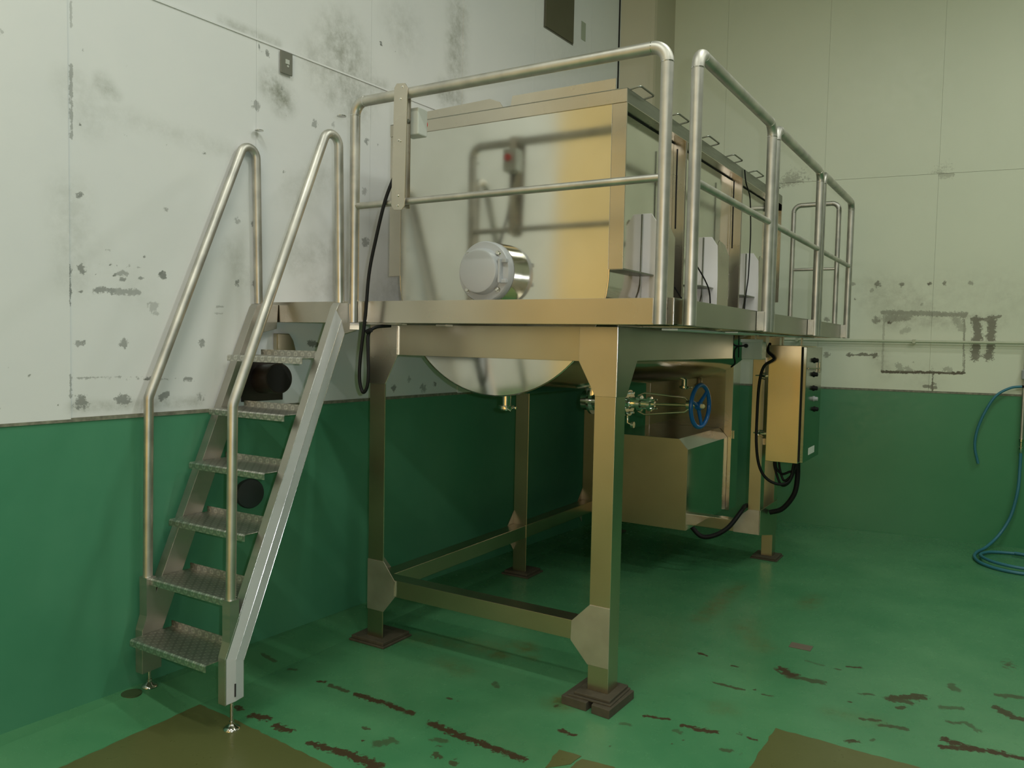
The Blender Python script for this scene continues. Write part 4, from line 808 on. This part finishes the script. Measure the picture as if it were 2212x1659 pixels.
obj('handle_bar', T([(-0.074, 2.95, 1.530), (-0.074, 3.36, 1.524)], 0.004, 8), M_FRAME, dp)
obj('name_label', B(-0.082, -0.0805, 3.10, 3.31, 0.895, 0.945, 0), M_WHITE, dp)
for x in (-0.30, -0.165): obj('hanger', B(x-0.004, x+0.004, cy+0.2, cy+0.24, 1.690, ZB, 0.001), M_FRAME, cb)
obj('hanger_arm', B(-0.392, -0.345, 3.03, 3.07, 1.55, 1.60, 0.002), M_FRAME, cb)
obj('hanger_arm', B(-0.392, -0.345, 3.03, 3.07, 0.95, 1.00, 0.002), M_FRAME, cb)
for z in (1.465, 1.045):
    tg = obj('cable_bracket', B(-0.408, -0.345, cy+0.030, cy+0.045, z-0.010, z+0.010, 0.003), M_POL, cb)
    obj('thumb_screw', T([(-0.438, cy+0.01, z+0.002), (-0.360, cy+0.01, z+0.006)], 0.0045, 8), M_POL, tg)
    obj('clip_loop', T(fillet([(-0.36, cy+0.01, z+0.02), (-0.40, cy+0.01, z+0.022), (-0.405, cy+0.01, z-0.016), (-0.365, cy+0.01, z-0.024)], 0.01, 4), 0.004, 8), M_POL, tg)
def cable(label, pts, r, grp=None, smoothn=8):
    return tag(obj('cable', T(spline(pts, smoothn), r, 12), M_CABLE, None, True), label, 'cable', grp)
cable('black cable bending round a kink and dropping down the left edge of the control box', [(-0.36, 3.0, 1.70), (-0.352, 2.92, 1.645), (-0.303, 2.895, 1.593), (-0.372, 2.90, 1.535), (-0.403, 2.905, 1.404), (-0.410, 2.905, 1.166), (-0.408, 2.91, 0.962), (-0.387, 2.93, 0.805), (-0.334, 2.95, 0.714), (-0.25, 2.98, 0.678), (-0.187, 3.02, 0.713), (-0.165, 3.05, 0.855)], 0.0105)
for k, (dx, lw) in enumerate(((0.0, 0.665), (0.035, 0.70), (0.012, 0.745))):
    cable(['lowest of the three black cable loops sagging under the control box', 'middle black cable loop sagging under the control box', 'highest and smallest black cable loop under the control box'][k], [(-0.315+dx, 3.06, 0.852), (-0.305+dx, 3.06, 0.78), (-0.255+dx*0.5, 3.05, lw), (-0.20, 3.05, lw+0.02), (-0.165, 3.07, 0.78), (-0.160+dx*0.4, 3.08, 0.852)], 0.0085, None)
cable('thick black cable hose leaving the bottom of the control box toward the rear leg', [(-0.185, 3.25, 0.852), (-0.182, 3.25, 0.68), (-0.205, 3.25, 0.56), (-0.283, 3.25, 0.448), (-0.375, 3.25, 0.408)], 0.019)
cable('thick black cable sagging from the far brace to the motor cover', [(-0.500, 3.25, 0.44), (-0.499, 3.02, 0.482), (-0.505, 2.90, 0.450), (-0.560, 2.80, 0.352), (-0.645, 2.75, 0.290), (-0.730, 2.72, 0.275), (-0.80, 2.72, 0.325), (-0.84, 2.74, 0.375)], 0.017)
# junction box under the deck
jb = thing('junction_box', 'pale grey plastic junction box under the platform left of the control box', 'box', (-0.39, 2.65, 1.58))
obj('box_body', B(-0.455, -0.315, 2.60, 2.72, 1.588, 1.712, 0.006), M_GREYP, jb)
obj('lid', B(-0.462, -0.308, 2.59, 2.60, 1.705, 1.728, 0.003), M_GREYP, jb)
obj('cable_gland', LT([(2.60, 0.014), (2.585, 0.014), (2.575, 0.011)], 'y', (-0.423, 0, 1.682), 12), M_CABLE, jb)
obj('hanger', B(-0.40, -0.37, 2.62, 2.66, 1.712, ZB, 0.001), M_FRAME, jb)
cable('thin black cable curling from the deck into the junction box gland', [(-0.512, 2.6, 1.75), (-0.512, 2.58, 1.70), (-0.480, 2.57, 1.680), (-0.423, 2.575, 1.682)], 0.006)
cable('thin black cable hanging down left of the junction box', [(-0.470, 2.575, 1.682), (-0.495, 2.58, 1.655), (-0.500, 2.58, 1.61), (-0.498, 2.60, 1.56), (-0.55, 2.7, 1.53)], 0.006)
cable('thin straight black cable in front of the junction box corner', [(-0.468, 2.572, 1.752), (-0.467, 2.570, 1.69), (-0.466, 2.572, 1.60)], 0.004)
# sensor cables on the tank side
for lb, pts in (('thin black sensor cable wandering down the tank side between the middle and far stiffeners', [(-0.41, 2.36, 2.84), (-0.408, 2.40, 2.76), (-0.408, 2.50, 2.69), (-0.410, 2.54, 2.58), (-0.410, 2.56, 2.43), (-0.41, 2.55, 2.25), (-0.405, 2.52, 2.14), (-0.395, 2.44, 2.02), (-0.385, 2.37, 1.87)]),
                ('thin straight black cable along the near side of the second tank stiffener', [(-0.43, 2.20, 2.74), (-0.43, 2.20, 2.55), (-0.43, 2.205, 2.31)]),
                ('thin straight black cable along the near side of the first tank stiffener', [(-0.43, 1.15, 2.72), (-0.43, 1.15, 2.53), (-0.43, 1.155, 2.30)]),
                ('thin black cable slanting down to the deck beside the second tank bracket', [(-0.425, 1.52, 2.13), (-0.41, 1.62, 2.06), (-0.40, 1.68, 1.99), (-0.40, 1.71, 1.87)]),
                ('short thin black cable slanting to the deck below the first tank stiffener', [(-0.42, 1.14, 1.99), (-0.40, 1.20, 1.93), (-0.39, 1.24, 1.87)])):
    cable(lb, pts, 0.0042)
bpy.context.view_layer.update()
